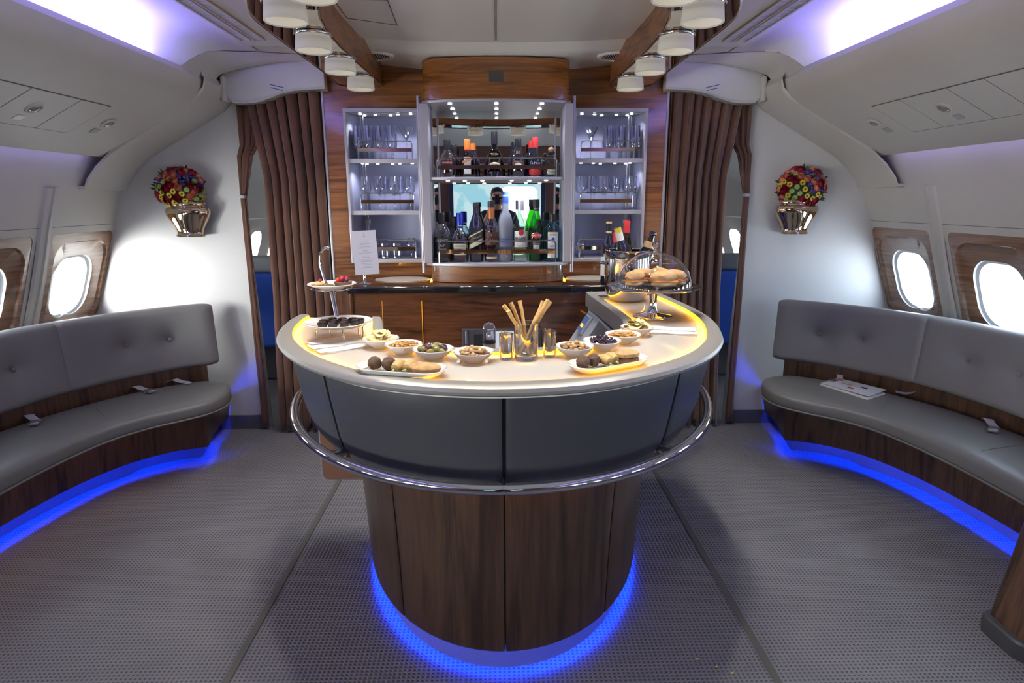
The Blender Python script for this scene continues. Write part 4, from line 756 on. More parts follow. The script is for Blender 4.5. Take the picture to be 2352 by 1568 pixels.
words(t, 'GREY GOOSE', .020, (.052, YB, Z1+.085), mat('slate_ink', (.08, .09, .2), .6), .0466, sx=.72); words(t, 'VODKA', .010, (.052, YB, Z1+.068), INKB, .0466); patch(t, .052, YB, .0462, Z1+.115, Z1+.145, .7, mat('mountain_blue', (.12, .18, .48), .6), 'mountain_print')
for k, m_ in enumerate((INKB, INKW, REDM)): patch(t, .052, YB, .0464, Z1+.035, Z1+.040, .16, m_, 'flag_band', 4).location.x += (k-1)*.012
mb = MB(); mb.lathe([(.0185, .400+Z1), (.0192, .400+Z1), (.0192, .412+Z1), (.0185, .412+Z1)], (.052, YB, 0), 18); build('cap_band', mb, SILV, t)
t = bottle('rum_bottle', 'clear white rum bottle with red round emblem and silver cap', .147, YB, Z1, [(.0001, 0), (.042, 0), (.0455, .008), (.046, .20), (.043, .23), (.024, .275), (.0175, .29), (.0165, .37)], thin_glass('pale_green_glass', (.80, .90, .84), 1.3), capp(.0185, .315, .377), SILV)
patch(t, .147, YB, .0468, Z1+.09, Z1+.19, 1.05, PW); words(t, 'BACARDI', .0215, (.147, YB, Z1+.143), INK, .0472, bold=.0006, sx=.85); words(t, 'CARTA BLANCA', .0085, (.147, YB, Z1+.125), INK, .0472); words(t, 'Superior', .014, (.147, YB, Z1+.10), INK, .0472)
cdisc(t, .147, YB, .0474, Z1+.182, .36, .019, REDM, 'round_emblem')
patch(t, .147, YB, .0468, Z1+.245-.17, Z1+.082, .9, INKG, 'label_band')
t = bottle('vermouth_bottle', 'bright green vermouth bottle with black cap', .243, YB, Z1, [(.0001, 0), (.042, 0), (.0465, .008), (.0465, .18), (.046, .205), (.036, .245), (.020, .295), (.017, .315), (.0165, .37)], GREENG, capp(.0215, .335, .382), BLACK, .19, thin_glass('green_liquor', (.30, .75, .12), .3))
patch(t, .243, YB, .0478, Z1+.155, Z1+.172, .75, REDM); words(t, 'MARTINI', .0165, (.243, YB, Z1+.1635), INKW, .0483, bold=.0004)
cdisc(t, .243, YB, .0474, Z1+.1635, .42, .020, REDM, 'red_disc')
patch(t, .243, YB, .0472, Z1+.06, Z1+.125, .5, PB); patch(t, .243, YB, .0476, Z1+.07, Z1+.105, .42, PW); words(t, 'EXTRA DRY', .009, (.243, YB, Z1+.114), INKW, .0478); words(t, 'BITTERS', .0075, (.243, YB, Z1+.325), INKW, .0185)
mb = MB(); mb.lathe([(.0175, .312+Z1), (.018, .312+Z1), (.018, .335+Z1), (.0175, .335+Z1)], (.243, YB, 0), 18); build('neck_band', mb, PB, t)
t = bottle('gin_bottle', 'pale blue square gin bottle at the right end of the lower shelf', .346, YB-.01, Z1, [(.0001, 0), (.048, 0), (.052, .006), (.054, .18), (.048, .205), (.026, .235), (.020, .24), (.019, .27)], BLUEG, capp(.024, .245, .293), BLACK)
patch(t, .346, YB-.01, .0550, Z1+.025, Z1+.185, .62, INKG, 'label_border'); patch(t, .346, YB-.01, .0554, Z1+.029, Z1+.181, .57, mat('pale_label', (.60, .66, .70), .5)); words(t, 'BOMBAY', .014, (.346, YB-.01, Z1+.167), INK, .0558, sx=.8); words(t, 'Sapphire', .0155, (.346, YB-.01, Z1+.10), INKB, .0558, sx=.9)
cdisc(t, .346, YB-.01, .0560, Z1+.138, .17, .013, INKB, 'round_emblem')
# upper shelf
YU = 3.985
t = bottle('liqueur_bottle', 'clear shouldered liqueur bottle with black top, left end of the upper shelf', -.304, YU, Z2, [(.0001, 0), (.042, 0), (.045, .006), (.045, .10), (.042, .125), (.022, .155), (.018, .165), (.0175, .20)], GLASS, capp(.0215, .165, .223), BLACK, .085, WHISKY)
patch(t, -.304, YU, .0457, Z2+.045, Z2+.10, 1.0, PB); patch(t, -.304, YU, .0461, Z2+.078, Z2+.094, .85, mat('dark_red_print', (.28, .02, .03), .5)); words(t, 'DRAMBUIE', .013, (-.304, YU, Z2+.086), INKW, .0465)
t = bottle('orange_liqueur_bottle', 'square dark liqueur bottle with an orange cap', -.180, YU, Z2, [(.0001, 0), (.040, 0), (.042, .005), (.0425, .125), (.036, .14), (.019, .152), (.017, .20)], thin_glass('brown_glass', (.30, .10, .03), 1.2), capp(.0195, .165, .226), mat('orange_cap', (.65, .19, .03), .4), .12, mat('dark_orange_liquor', (.10, .035, .01), .2))
patch(t, -.180, YU, .0435, Z2+.02, Z2+.12, .5, PW); mb = MB(); rs = [[(-.180+.0442*math.sin(a), YU-.0442*math.cos(a), Z2+.092+e+a*.015) for a in np.linspace(-.8, .8, 12)] for e in (0, .016)]; mb.rings(rs, False, False, False); build('orange_ribbon', mb, mat('orange_print', (.60, .20, .06), .5), t)
words(t, 'COINTREAU', .010, (-.180, YU, Z2+.100), INKG, .0446, th=.3)
mb = MB(); mb.lathe([(.0185, .150+Z2), (.0188, .165+Z2)], (-.180, YU, 0), 18); build('neck_band', mb, REDM, t)
t = bottle('cognac_bottle', 'widest dark bell shaped cognac bottle in the middle of the upper shelf', -.015, YU, Z2, [(.0001, 0), (.062, 0), (.068, .008), (.066, .04), (.058, .08), (.048, .12), (.034, .15), (.018, .17), (.016, .24)], thin_glass('smoked_glass', (.10, .08, .12), 1.4), capp(.0195, .195, .269), BLACK, .14, mat('dark_cognac', (.02, .008, .006), .1))
mb = MB(); mb.blob((-.015, YU-.062, Z2+.072), (.033, .008, .016), 2, 0); build('oval_label', mb, PT, t); words(t, 'X.O', .020, (-.015, YU-.048, Z2+.135), INKG, None); words(t, 'Hennessy', .010, (-.015, YU-.071, Z2+.072), INK, None)
t = bottle('cream_liqueur_bottle', 'black cream liqueur bottle with gold initials on its shoulder', .130, YU, Z2, [(.0001, 0), (.045, 0), (.049, .006), (.051, .10), (.045, .125), (.024, .165), (.0185, .18), (.018, .20)], DARKG, capp(.021, .178, .230), BLACK)
words(t, 'BB', .024, (.130, YU-.012, Z2+.145), INKG, .032); patch(t, .130, YU, .0518, Z2+.05, Z2+.098, .75, mat('brown_print', (.12, .07, .05), .5)); mb = MB(); mb.blob((.130, YU-.052, Z2+.068), (.022, .003, .017), 2, 0); build('oval_label', mb, PW, t); words(t, 'BAILEYS', .0115, (.130, YU, Z2+.091), INKG, .0523)
t = bottle('coffee_liqueur_bottle', 'dark coffee liqueur bottle with a red capsule and red base band', .234, YU, Z2, [(.0001, 0), (.038, 0), (.041, .005), (.041, .095), (.034, .12), (.020, .145), (.017, .19)], DARKG, capp(.0195, .175, .237), REDM)
words(t, 'Tia Maria', .021, (.234, YU, Z2+.083), INKW, .0417, sx=.9); patch(t, .234, YU, .0417, Z2+.015, Z2+.045, 1.1, REDM, 'label_band')
t = bottle('tequila_bottle', 'squat round silver tequila bottle with a cork ball stopper', .333, YU-.01, Z2, [(.0001, 0), (.044, 0), (.048, .008), (.049, .06), (.046, .085), (.032, .11), (.019, .12), (.018, .14)], thin_glass('smoky_clear_glass', (.55, .58, .58), 1.6), [(.0185, .138), (.0245, .142), (.0245, .147), (.018, .149)], BLACK)
mb = MB(); mb.blob((.333, YU-.01, Z2+.163), (.019, .019, .018), 2, .05); build('cork_ball', mb, mat('cork', (.42, .26, .13), .8, cvar=(60, (.3, .17, .08))), t); mb = MB(); mb.lathe([(.018, .138+Z2), (.030, .128+Z2), (.018, .124+Z2)], (.333, YU-.01, 0), 20); build('glass_collar', mb, GLASS, t)
patch(t, .333, YU-.01, .0497, Z2+.015, Z2+.045, .5, mat('pale_green_label', (.45, .55, .40), .5)); words(t, 'PATRON', .012, (.333, YU-.01, Z2+.03), INK, .0502)
for x, y, z, h, m_, lb in ((-.268, 4.07, Z2, .20, BLACK, 'dark bottle in the back row behind the clear liqueur bottle'), (-.15, 4.08, Z2, .21, mat('orange_cap', (.65, .19, .03), .4), 'bottle in the back row behind the orange capped bottle'), (.11, 4.08, Z2, .215, BLACK, 'bottle in the back row behind the cream liqueur bottle'), (.213, 4.08, Z2, .225, REDM, 'red capped bottle in the back row of the upper shelf'), (-.29, 4.08, Z1, .27, BLACK, 'dark bottle in the back row behind the whiskey bottle'), (.29, 4.09, Z1, .25, BLACK, 'dark bottle in the back row between green and blue bottles')):
    bottle('spirit_bottle', lb, x, y, z, std(.036, h*.5, h*.72, .016, h-.004), DARKG, capp(.0185, h*.8, h), m_, n=18)
# wine by the bucket
wp = [(.0001, 0), (.036, 0), (.0385, .006), (.0385, .19), (.034, .215), (.018, .25), (.0145, .27), (.0145, .31)]
t = bottle('wine_bottle', 'tall dark wine bottle with a black and gold capsule standing on the black counter', .672, 3.80, 1.1, [(r*1.12, z_*1.14) for r, z_ in wp], DARKG, capp(.0175, .285, .385), BLACK, group='wine bottles by the ice bucket')
for z0 in (.305, .362): mb = MB(); mb.lathe([(.0178, 1.1+z0), (.0182, 1.1+z0+.003), (.0182, 1.1+z0+.009), (.0178, 1.1+z0+.012)], (.672, 3.80, 0), 18); build('gold_band', mb, INKG, t)
patch(t, .672, 3.80, .0437, 1.15, 1.265, 1.6, PW);
t = bottle('port_bottle', 'shorter dark bottle with red capsule and round white seal behind the bucket', .69, 3.66, 1.1, wp, DARKG, capp(.0165, .235, .315), REDM, group='wine bottles by the ice bucket')
cdisc(t, .69, 3.66, .0215, 1.325, .9, .016, PW, 'round_seal')
# ------------------------------------------------------------------ ice bucket with bottles
bx, by = .690, 3.30; ZS = 1.0735
t = thing('ice_bucket', 'polished steel ice bucket with rolled rim at the end of the bar arm', 'ice bucket', (bx, by, ZS))
mb = MB(); mb.lathe([(.0001, 0), (.075, 0), (.095, .012), (.112, .045), (.120, .10), (.121, .16), (.120, .225), (.1215, .262), (.125, .268), (.122, .271), (.117, .266), (.115, .20), (.112, .06), (.0001, .03)], (bx, by, ZS), 48); build('bucket', mb, CHROME, t)
for s in (-1, 1): mb = MB(); mb.tube([(bx+s*.118, by-.035, ZS+.20), (bx+s*.150, by-.032, ZS+.205), (bx+s*.155, by, ZS+.205), (bx+s*.150, by+.032, ZS+.205), (bx+s*.118, by+.035, ZS+.20)], .006, 8); build('handle', mb, CHROME, t)
mb = MB(); mb.lathe([(.0001, 0), (.114, 0)], (bx, by, ZS+.18), 30); build('ice_water', mb, mat('dark_ice', (.05, .055, .06), .1, bump=(40, .8, .01)), t)
def tilted(name, label, base, tilt_v, length, gm, cap, cm, extra=None):
    o = bottle(name, label, 0, 0, 0, [(r*1.08, z_*length/.31) for r, z_ in wp], gm, cap, cm, group='wine bottles by the ice bucket')
    if extra: extra(o)
    o.location = base; q = Vector((0, 0, 1)).rotation_difference(Vector(tilt_v).normalized()); o.rotation_mode = 'QUATERNION'; o.rotation_quaternion = q; return o
def ex1(o): patch(o, 0, 0, .0195, .262, .325, 3.1, PW, 'white_neck_wrap', 24); patch(o, 0, 0, .0185, .325, .35, 3.1, mat('yellow_foil', (.70, .50, .03), .4), 'yellow_band', 24)
tilted('wine_bottle', 'tilted wine bottle with a white paper neck and yellow top in the bucket', (bx+.035, by-.02, ZS+.05), (-.30, .0, 1), .35, DARKG, capp(.0165, .34, .352), PB, ex1)
tilted('wine_bottle', 'green glass wine bottle with a tall red capsule in the bucket', (bx-.02, by+.045, ZS+.045), (.06, .05, 1), .37, thin_glass('olive_glass', (.22, .26, .04), 1.3), capp(.0175, .285, .375), REDM)
def ex2(o): patch(o, 0, 0, .030, .20, .27, 3.1, mat('champagne_foil', (.62, .40, .20), .35, .5, bump=(80, .5, .004)), 'gold_foil', 20)
tilted('champagne_bottle', 'champagne bottle with gold foil neck leaning at the right of the bucket', (bx+.045, by+.02, ZS+.05), (.30, .05, 1), .32, thin_glass('deep_green_glass', (.03, .12, .04), 1.5), [(.018, .305), (.020, .315), (.018, .325), (.0001, .325)], DARKG, ex2)
# ------------------------------------------------------------------ cake stand with domed cover
cx, cy = .712, 2.815
t = thing('cake_stand', 'chrome pedestal cake stand on the right arm of the bar', 'cake stand', (cx, cy, ZS))
mb = MB(); mb.lathe([(.0001, 0), (.090, 0), (.092, .003), (.085, .007), (.05, .012), (.025, .020), (.018, .035), (.0165, .08), (.020, .115), (.030, .122), (.12, .126), (.195, .134), (.208, .142), (.210, .145), (.204, .145), (.19, .139), (.12, .132), (.0001, .131)], (cx, cy, ZS), 56); build('stand', mb, CHROME, t)
d = thing('glass_cloche', 'clear glass dome with ball knob covering the sandwiches', 'dome', (cx, cy, ZS+.139)); zc = ZS+.139
mb = MB(); mb.lathe([(.168*math.cos(a), zc+.002+.160*math.sin(a)) for a in np.linspace(0, PI/2, 16)], (cx, cy, 0), 48); build('dome', mb, thin_glass('dome_glass', (.95, .95, .97), 1.3), d)
mb = MB(); mb.tube([(cx+.169*math.cos(a), cy+.169*math.sin(a), zc+.004) for a in np.linspace(0, 2*PI, 48, endpoint=False)], .0025, 6, closed=True); mb.tube([(cx+.118*math.cos(a), cy+.118*math.sin(a), zc+.116) for a in np.linspace(0, 2*PI, 48, endpoint=False)], .0008, 5, closed=True); build('rim', mb, mat('glass_rim', (.7, .7, .72), .1, trans=.8), d)
mb = MB(); mb.lathe([(.009, .161), (.010, .166), (.006, .170), (.007, .176), (.016, .184), (.018, .192), (.014, .200), (.0001, .204)], (cx, cy, zc), 20); build('knob', mb, CHROME, d)
BREAD = mat('bread_roll', (.62, .36, .13), .7, cvar=(18, (.72, .47, .22)), bump=(50, .5, .006)); CHEESE = mat('cheddar', (.80, .34, .04), .5); HAM = mat('ham', (.55, .16, .12), .5); LOAF = mat('bread_crumb', (.70, .50, .26), .8, bump=(80, .5, .004))
for k, (dx, dy, rz, lg, seed, lb) in enumerate(((-.095, -.03, .5, .050, 1, 'leftmost ham sandwich roll under the dome'), (-.035, .065, -.3, .055, 2, 'sandwich roll at the back left under the dome'), (.03, -.055, .15, .062, 3, 'front centre sandwich roll with cheddar under the dome'), (.095, .005, -.7, .055, 4, 'rightmost sandwich roll with cheese sticking out'), (.045, .085, .2, .050, 5, 'smooth round roll at the back under the dome'))):
    w = thing('sandwich_roll', lb, 'sandwich', (cx+dx, cy+dy, ZS+.146), 'sandwich rolls under the glass dome'); c = (cx+dx, cy+dy)
    Mz = Matrix.Rotation(rz, 3, 'Z')
    mb = MB(); mb.blob((*c, ZS+.160), (lg, .036, .016), 3, .1, 2, M=Mz, seed=seed); build('bottom_half', mb, LOAF, w)
    mb = MB(); mb.blob((*c, ZS+.192), (lg*1.02, .038, .026), 3, .14, 2.2, M=Mz, seed=seed+9); build('top_half', mb, BREAD, w)
    mb = MB(); mb.box((*c, ZS+.172), (lg*1.75, .070, .007), rz); build('cheese', mb, CHEESE, w, smooth=False, bevel=.002)
    mb = MB(); mb.blob((*c, ZS+.1765), (lg*.98, .0385, .004), 2, .3, 4, M=Mz, seed=seed); build('ham', mb, HAM, w)
# ------------------------------------------------------------------ two tier stand
cx, cy = -.61, 2.36
t = thing('tiered_stand', 'two tier porcelain plate stand with chrome pole and looped handle', 'cake stand', (cx, cy, ZS))
zl = 1.135
def plateprof(r, z): return [(.0001, z), (r*.6, z), (r*.68, z+.002), (r*.95, z+.012), (r, z+.015), (r*.99, z+.017), (r*.94, z+.0145), (r*.68, z+.0055), (r*.6, z+.0035), (.0001, z+.0035)]
mb = MB(); mb.lathe(plateprof(.128, zl), (cx, cy, 0), 48); build('lower_plate', mb, BOWLM, t)
ux, uy, zu = -.665, 2.50, 1.262
mb = MB(); mb.lathe(plateprof(.096, zu), (ux, uy, 0), 44); mb.lathe([(.0001, zu-.003), (.05, zu-.003), (.05, zu)], (ux, uy, 0), 30); build('upper_plate', mb, BOWLM, t)
mb = MB(); mb.tube([(cx-.035, cy+.11, zl-.02), (-.672, 2.50, zu-.01), (-.70, 2.52, zu+.03), (-.712, 2.52, zu+.09), (-.710, 2.52, zu+.13), (-.695, 2.52, zu+.152), (-.680, 2.52, zu+.158)], .0055, 10); mb.tube([(cx-.028, cy+.11, zl-.02), (-.66, 2.50, zu-.01)], .004, 8); mb.blob((-.676, 2.52, zu+.156), (.008, .008, .008), 2, 0); build('pole', mb, CHROME, t)
mb = MB(); mb.tube([(cx+.10*math.cos(a), cy+.10*math.sin(a), zl+.004) for a in np.linspace(0, 2*PI, 30, endpoint=False)], .003, 6, closed=True); mb.tube([(ux+.08*math.cos(a), uy+.08*math.sin(a), zu-.003) for a in np.linspace(0, 2*PI, 30, endpoint=False)], .003, 6, closed=True); build('ring', mb, CHROME, t)
for a in (-2.4, -1.2, -.3, 1.0, 2.2): mb = MB(); p, q = cx+.098*math.cos(a), cy+.098*math.sin(a); mb.tube([(p, q, zl+.004), (p, q, ZS+.004)], .0032, 8); mb.blob((p, q, ZS+.004), (.006, .006, .004), 1, 0); build('leg', mb, CHROME, t)
CHOC = mat('dark_chocolate', (.028, .014, .010), .28, coat=.3); CUP = mat('brown_paper_cup', (.035, .024, .018), .6)
ch = thing('chocolate', 'x', 'chocolate', (0, 0, 0), 'square chocolates on the lower plate'); mb = MB()
n = 36; mb.rings([[(r*(1+.05*(j % 2))*math.cos(2*PI*j/n)*k_, r*(1+.05*(j % 2))*math.sin(2*PI*j/n)*k_, z) for j in range(n)] for r, z, k_ in ((.0150, 0, 1), (.0175, .016, 1))], True, True, False); build('paper_cup', mb, CUP, ch, smooth=False)
mb = MB(); mb.box((0, 0, .011), (.024, .024, .020)); build('chocolate_square', mb, CHOC, ch, smooth=False, bevel=.003)
spots = [(-.062, -.052), (-.022, -.060), (.020, -.052), (-.068, -.012), (-.026, -.020), (.014, -.014), (.052, -.022), (-.045, .028), (-.005, .024), (.036, .022), (.064, .014)]
lbs = ['chocolate at the front left corner of the lower plate', 'middle chocolate in the front row of the lower plate', 'chocolate at the right end of the front row', 'chocolate at the left end of the second row', 'second chocolate in the second row from the left', 'third chocolate in the second row from the left', 'chocolate at the right end of the second row', 'chocolate at the left of the back row, by the pole', 'second chocolate in the back row from the left', 'third chocolate in the back row from the left', 'outermost right chocolate of the back row']
for k, ((dx, dy), lb) in enumerate(zip(spots, lbs)):
    p = (cx+dx+.012, cy+dy, zl+.0045)
    if k == 0: ch.location = p; ch['label'] = lb; ch.rotation_euler = (0, 0, .2)
    else: dup(ch, p, R.uniform(-.5, .5), lb)
PAST = mat('pastry', (.62, .40, .16), .7, cvar=(40, (.45, .24, .09)), bump=(70, .6, .005)); BERRY = mat('raspberry', (.32, .01, .03), .3, bump=(120, .8, .006)); RB = mat('red_currant', (.62, .02, .02), .15, coat=1)
zp = zu+.0045
f = thing('fruit_tart', 'round tart topped with raspberry, strawberry and blueberry on the upper plate', 'tart', (ux+.050, uy-.02, zp)); mb = MB(); mb.lathe([(.0001, 0), (.030, 0), (.036, .022), (.033, .022), (.030, .018), (.0001, .018)], (ux+.050, uy-.02, zp), 30); build('tart_case', mb, mat('chocolate_pastry', (.20, .11, .06), .7), f)
for dx, dy, rr, m_ in ((-.003, -.006, .014, BERRY), (.012, .006, .012, BERRY), (.018, -.014, .008, mat('blueberry', (.02, .02, .06), .5)), (-.018, -.004, .011, mat('strawberry', (.62, .06, .02), .3))): mb = MB(); mb.blob((ux+.05+dx, uy-.02+dy, zp+.022+rr*.6), (rr, rr, rr*.9), 2, .08); build('berry', mb, m_, f)
f = thing('almond_slice', 'small almond cake with one red currant on the upper plate', 'cake', (ux-.045, uy-.025, zp)); mb = MB(); mb.blob((ux-.045, uy-.025, zp+.010), (.030, .022, .011), 3, .15, 4); build('cake', mb, PAST, f); mb = MB(); mb.blob((ux-.040, uy-.022, zp+.027), (.007, .007, .007), 2, 0); build('currant', mb, RB, f)
f = thing('raisin_biscuit', 'dark speckled biscuit between the almond cake and the tart', 'biscuit', (ux-.005, uy-.04, zp)); mb = MB(); mb.blob((ux-.003, uy-.045, zp+.008), (.024, .020, .009), 3, .2, 4, seed=3); build('biscuit', mb, mat('raisin_dough', (.40, .25, .10), .8, cvar=(60, (.05, .03, .02))), f)
# ------------------------------------------------------------------ bowls of snacks
def bowl(label, x, y, r=.068):
    t = thing('snack_bowl', label, 'bowl', (x, y, ZS), 'white snack bowls on the bar')
    mb = MB(); mb.lathe([(.0001, 0), (r*.45, 0), (r*.5, .004), (r*.8, .018), (r, .034), (r*.985, .036), (r*.95, .034), (r*.76, .020), (r*.45, .008), (.0001, .006)], (x, y, ZS), 44); build('bowl', mb, BOWLM, t); return t
def heap(x, y, n, r, seed, hz=.012):
    RR = random.Random(seed); out = []
    for k in range(n):
        a = k*2.39996; q = r*math.sqrt((k+.5)/n); out.append((x+q*math.cos(a), y+q*math.sin(a), ZS+.020+hz*(1-(q/r)**2)*1.3+RR.uniform(0, .004), RR))
    return out
ORD20 = ORD + ['seventeenth', 'eighteenth', 'nineteenth', 'twentieth']; BIG = {12: 'twelve', 17: 'seventeen', 20: 'twenty'}
CRISP = mat('potato_crisp', (.88, .67, .24), .5, cvar=(30, (.92, .77, .40)))
def crisp_item(c, r, tilt, rz, seed):
    mb = MB(); n, m_ = 16, 4; q = Matrix.Rotation(rz, 3, 'Z') @ Matrix.Rotation(tilt, 3, 'X'); V = [Vector((0, 0, 0))]
    for i in range(1, m_+1):
        for j in range(n): a = 2*PI*j/n; rr = r*i/m_*(1+.06*math.sin(3*a+seed)); V.append(Vector((rr*math.cos(a), rr*.8*math.sin(a), .35*r*((i/m_)**2)*math.cos(2*a)+.05*r*math.sin(5*a+seed))))
    F = [(0, 1+j, 1+(j+1) % n) for j in range(n)]+[(1+(i-1)*n+j, 1+i*n+j, 1+i*n+(j+1) % n, 1+(i-1)*n+(j+1) % n) for i in range(1, m_) for j in range(n)]
    mb.add([q @ v + Vector(c) for v in V], F); o = build('potato_crisp', mb, CRISP); s_ = o.modifiers.new('s', 'SOLIDIFY'); s_.thickness = .0012; return o
def contents(kind, bx_, by_, n, seed, lab):
    objs = []
    for k, (x, y, z, RR) in enumerate(heap(bx_, by_, n, {'crisp': .038, 'twig': .048}.get(kind, .045), seed, {'crisp': .022}.get(kind, .012))):
        mb = MB(); q = Matrix.Rotation(RR.uniform(0, 6.28), 3, 'Z') @ Matrix.Rotation(RR.uniform(-.3, .3), 3, 'X')
        if kind == 'crisp': o = crisp_item((x, y, z+.006), RR.uniform(.020, .029), RR.uniform(-.8, .8), RR.uniform(0, 6), k)
        elif kind == 'twig': mb.tube([q @ Vector((a*.017, .0035*math.sin(a*2), 0))+Vector((x, y, z+.003)) for a in np.linspace(-1, 1, 5)], [.0026, .0034, .0036, .0034, .0026], 7); o = build('rice_cracker', mb, mat('rice_cracker', (.55, .27, .07), .4, cvar=(50, (.66, .38, .12))))
        elif kind == 'olive': mb.blob((x, y, z+.007), (.0155, .0115, .0115), 2, .03, M=q, seed=k); o = build('olive', mb, (mat('green_olive', (.24, .22, .05), .15, coat=1), mat('purple_olive', (.05, .012, .012), .15, coat=1))[RR.random() < .5])
        elif kind == 'prune': mb.blob((x, y, z+.006), (.0150, .0105, .0095), 2, .25, 3, M=q, seed=k); o = build('dark_olive', mb, mat('prune', (.025, .008, .014), .12, coat=1))
        elif kind == 'nut':
            g = k % 3
            if g == 0: mb.blob((x, y, z+.006), (.0105, .0095, .0095), 2, .06, M=q, seed=k); o = build('hazelnut', mb, mat('hazelnut', (.50, .33, .15), .6, cvar=(40, (.42, .25, .10))))
            elif g == 1: mb.blob((x, y, z+.004), (.0125, .0078, .006), 2, .12, M=q, seed=k); o = build('almond', mb, mat('almond', (.27, .12, .045), .6, cvar=(60, (.36, .19, .08))))
            else: mb.tube([q @ Vector((.009*math.cos(a), .009*math.sin(a), 0))+Vector((x, y, z+.005)) for a in np.linspace(-1.4, 1.4, 6)], [.003, .0048, .005, .005, .0045, .003], 8); o = build('cashew', mb, mat('cashew', (.68, .50, .26), .55))
        o['group'] = lab; o['category'] = {'crisp': 'crisp', 'twig': 'cracker', 'olive': 'olive', 'prune': 'olive', 'nut': 'nut'}[kind]
        # give the piece its own origin
        c = Vector((x, y, z)); o.data.transform(Matrix.Translation(-c)); o.location = c; objs.append(o)
    where = lab.split(' in the ')[1]
    if kind in ('twig', 'nut'):
        for o in objs:
            nm = {'rice_cracker': 'curved orange brown cracker', 'hazelnut': 'round hazelnut', 'almond': 'brown almond', 'cashew': 'pale curved cashew'}[o.name.split('.')[0]]; o['label'] = '%s heaped in the %s' % (nm, where); o['group'] = o.name.split('.')[0].replace('_', ' ')+'s in the '+where
    else:
        objs.sort(key=lambda o: o.location.x); bm_ = BIG[len(objs)]
        for k, o in enumerate(objs):
            nm = {'crisp': 'yellow potato crisp', 'prune': 'wrinkled dark olive'}.get(kind) or o.data.materials[0].name.replace('_', ' ')
            o['label'] = '%s, %s of %s from the left in the %s' % (nm, ORD20[k], bm_, where)
for lb, x, y, r, kind, n, seed, lab in (('white bowl of potato crisps beside the left napkins', -.432, 2.245, .067, 'crisp', 12, 1, 'crisps in the left bowl'), ('white bowl of curved crackers between the crisps and the olives', -.335, 2.15, .066, 'twig', 46, 2, 'crackers in the left bowl'),
    ('white bowl of mixed green and purple olives', -.223, 2.075, .071, 'olive', 20, 3, 'mixed olives in the left bowl'), ('white bowl of mixed nuts left of the breadsticks', -.084, 2.03, .070, 'nut', 38, 4, 'nuts in the bowl left of the breadsticks'),
    ('white bowl of mixed nuts right of the toothpick glass', .263, 2.095, .068, 'nut', 38, 5, 'nuts in the bowl right of the breadsticks'), ('white bowl of wrinkled dark olives', .373, 2.18, .069, 'prune', 17, 6, 'dark olives in the right bowl'), ('white bowl of curved crackers beside the dark olives', .470, 2.285, .068, 'twig', 46, 7, 'crackers in the right bowl'), ('white bowl of potato crisps below the cake stand', .553, 2.42, .066, 'crisp', 12, 8, 'crisps in the right bowl')):
    bowl(lb, x, y, r); contents(kind, x, y, n, seed, lab)
PEP = mat('red_pepper', (.60, .04, .02), .3)
for (dx, dy), lb in zip(((-.012, -.034), (.022, -.006), (-.004, .012)), ('red pepper strip at the front of the olive bowl', 'red pepper strip at the right of the olive bowl', 'red pepper strip in the middle of the olive bowl')):
    x, y = -.223+dx, 2.075+dy; mb = MB(); mb.tube([(x-.011, y, ZS+.036), (x, y+.004, ZS+.043), (x+.011, y, ZS+.037)], [.003, .0045, .003], 7); o = build('pepper_strip', mb, PEP, loc=(x, y, ZS+.036)); o['label'] = lb; o['category'] = 'pepper'; o['group'] = 'red pepper strips among the olives'
# breadsticks and toothpick glasses
gx, gy = .094, 2.055
t = thing('breadstick_glass', 'tall clear tumbler holding the breadsticks', 'glass', (gx, gy, ZS)); mb = MB(); mb.lathe([(.0001, 0), (.038, 0), (.0405, .004), (.041, .02), (.042, .125), (.0400, .125), (.0390, .024), (.034, .018), (.0001, .016)], (gx, gy, ZS), 40); build('glass_wall', mb, GLASS, t)
mb = MB(); mb.tube([(gx+.041*math.cos(a), gy+.041*math.sin(a), ZS+.125) for a in np.linspace(0, 2*PI, 36, endpoint=False)], .0012, 6, closed=True); build('rim', mb, mat('glass_rim', (.7, .7, .72), .1, trans=.8), t)
BS = mat('breadstick', (.72, .42, .12), .6, cvar=(35, (.80, .55, .24)), bump=(90, .6, .004))
tips = [(-.076, -.015, .205), (-.052, .01, .210), (-.060, -.03, .190), (-.020, .02, .215), (.056, .01, .215), (.070, -.01, .222), (.082, .02, .212), (.060, .03, .20)]
for k, (dx, dy, h_) in enumerate(tips):
    b = Vector((gx-dx*.40, gy-dy*.3-.004*k % .02, ZS+.020)); e = Vector((gx+dx, gy+dy, ZS+h_-.018)); mb = MB(); P = []
    for q in np.linspace(0, 1, 12): p = b.lerp(e, q); P.append(p+Vector((noise.noise(Vector((q*4, k*3.3, 0)))*.006, noise.noise(Vector((q*4, k*3.3, 5)))*.006, 0)))
    rad = [.0058+.0012*noise.noise(Vector((q*9, k*1.9, 2))) for q in np.linspace(0, 1, 12)]; rad[-1] = .0075; rad[-2] = .0068; mb.tube(P, rad, 9); o = build('breadstick', mb, BS, loc=b)
    o['label'] = '%s breadstick from the left in the tall glass' % ORD[k]; o['category'] = 'breadstick'; o['group'] = 'breadsticks in the tall glass'
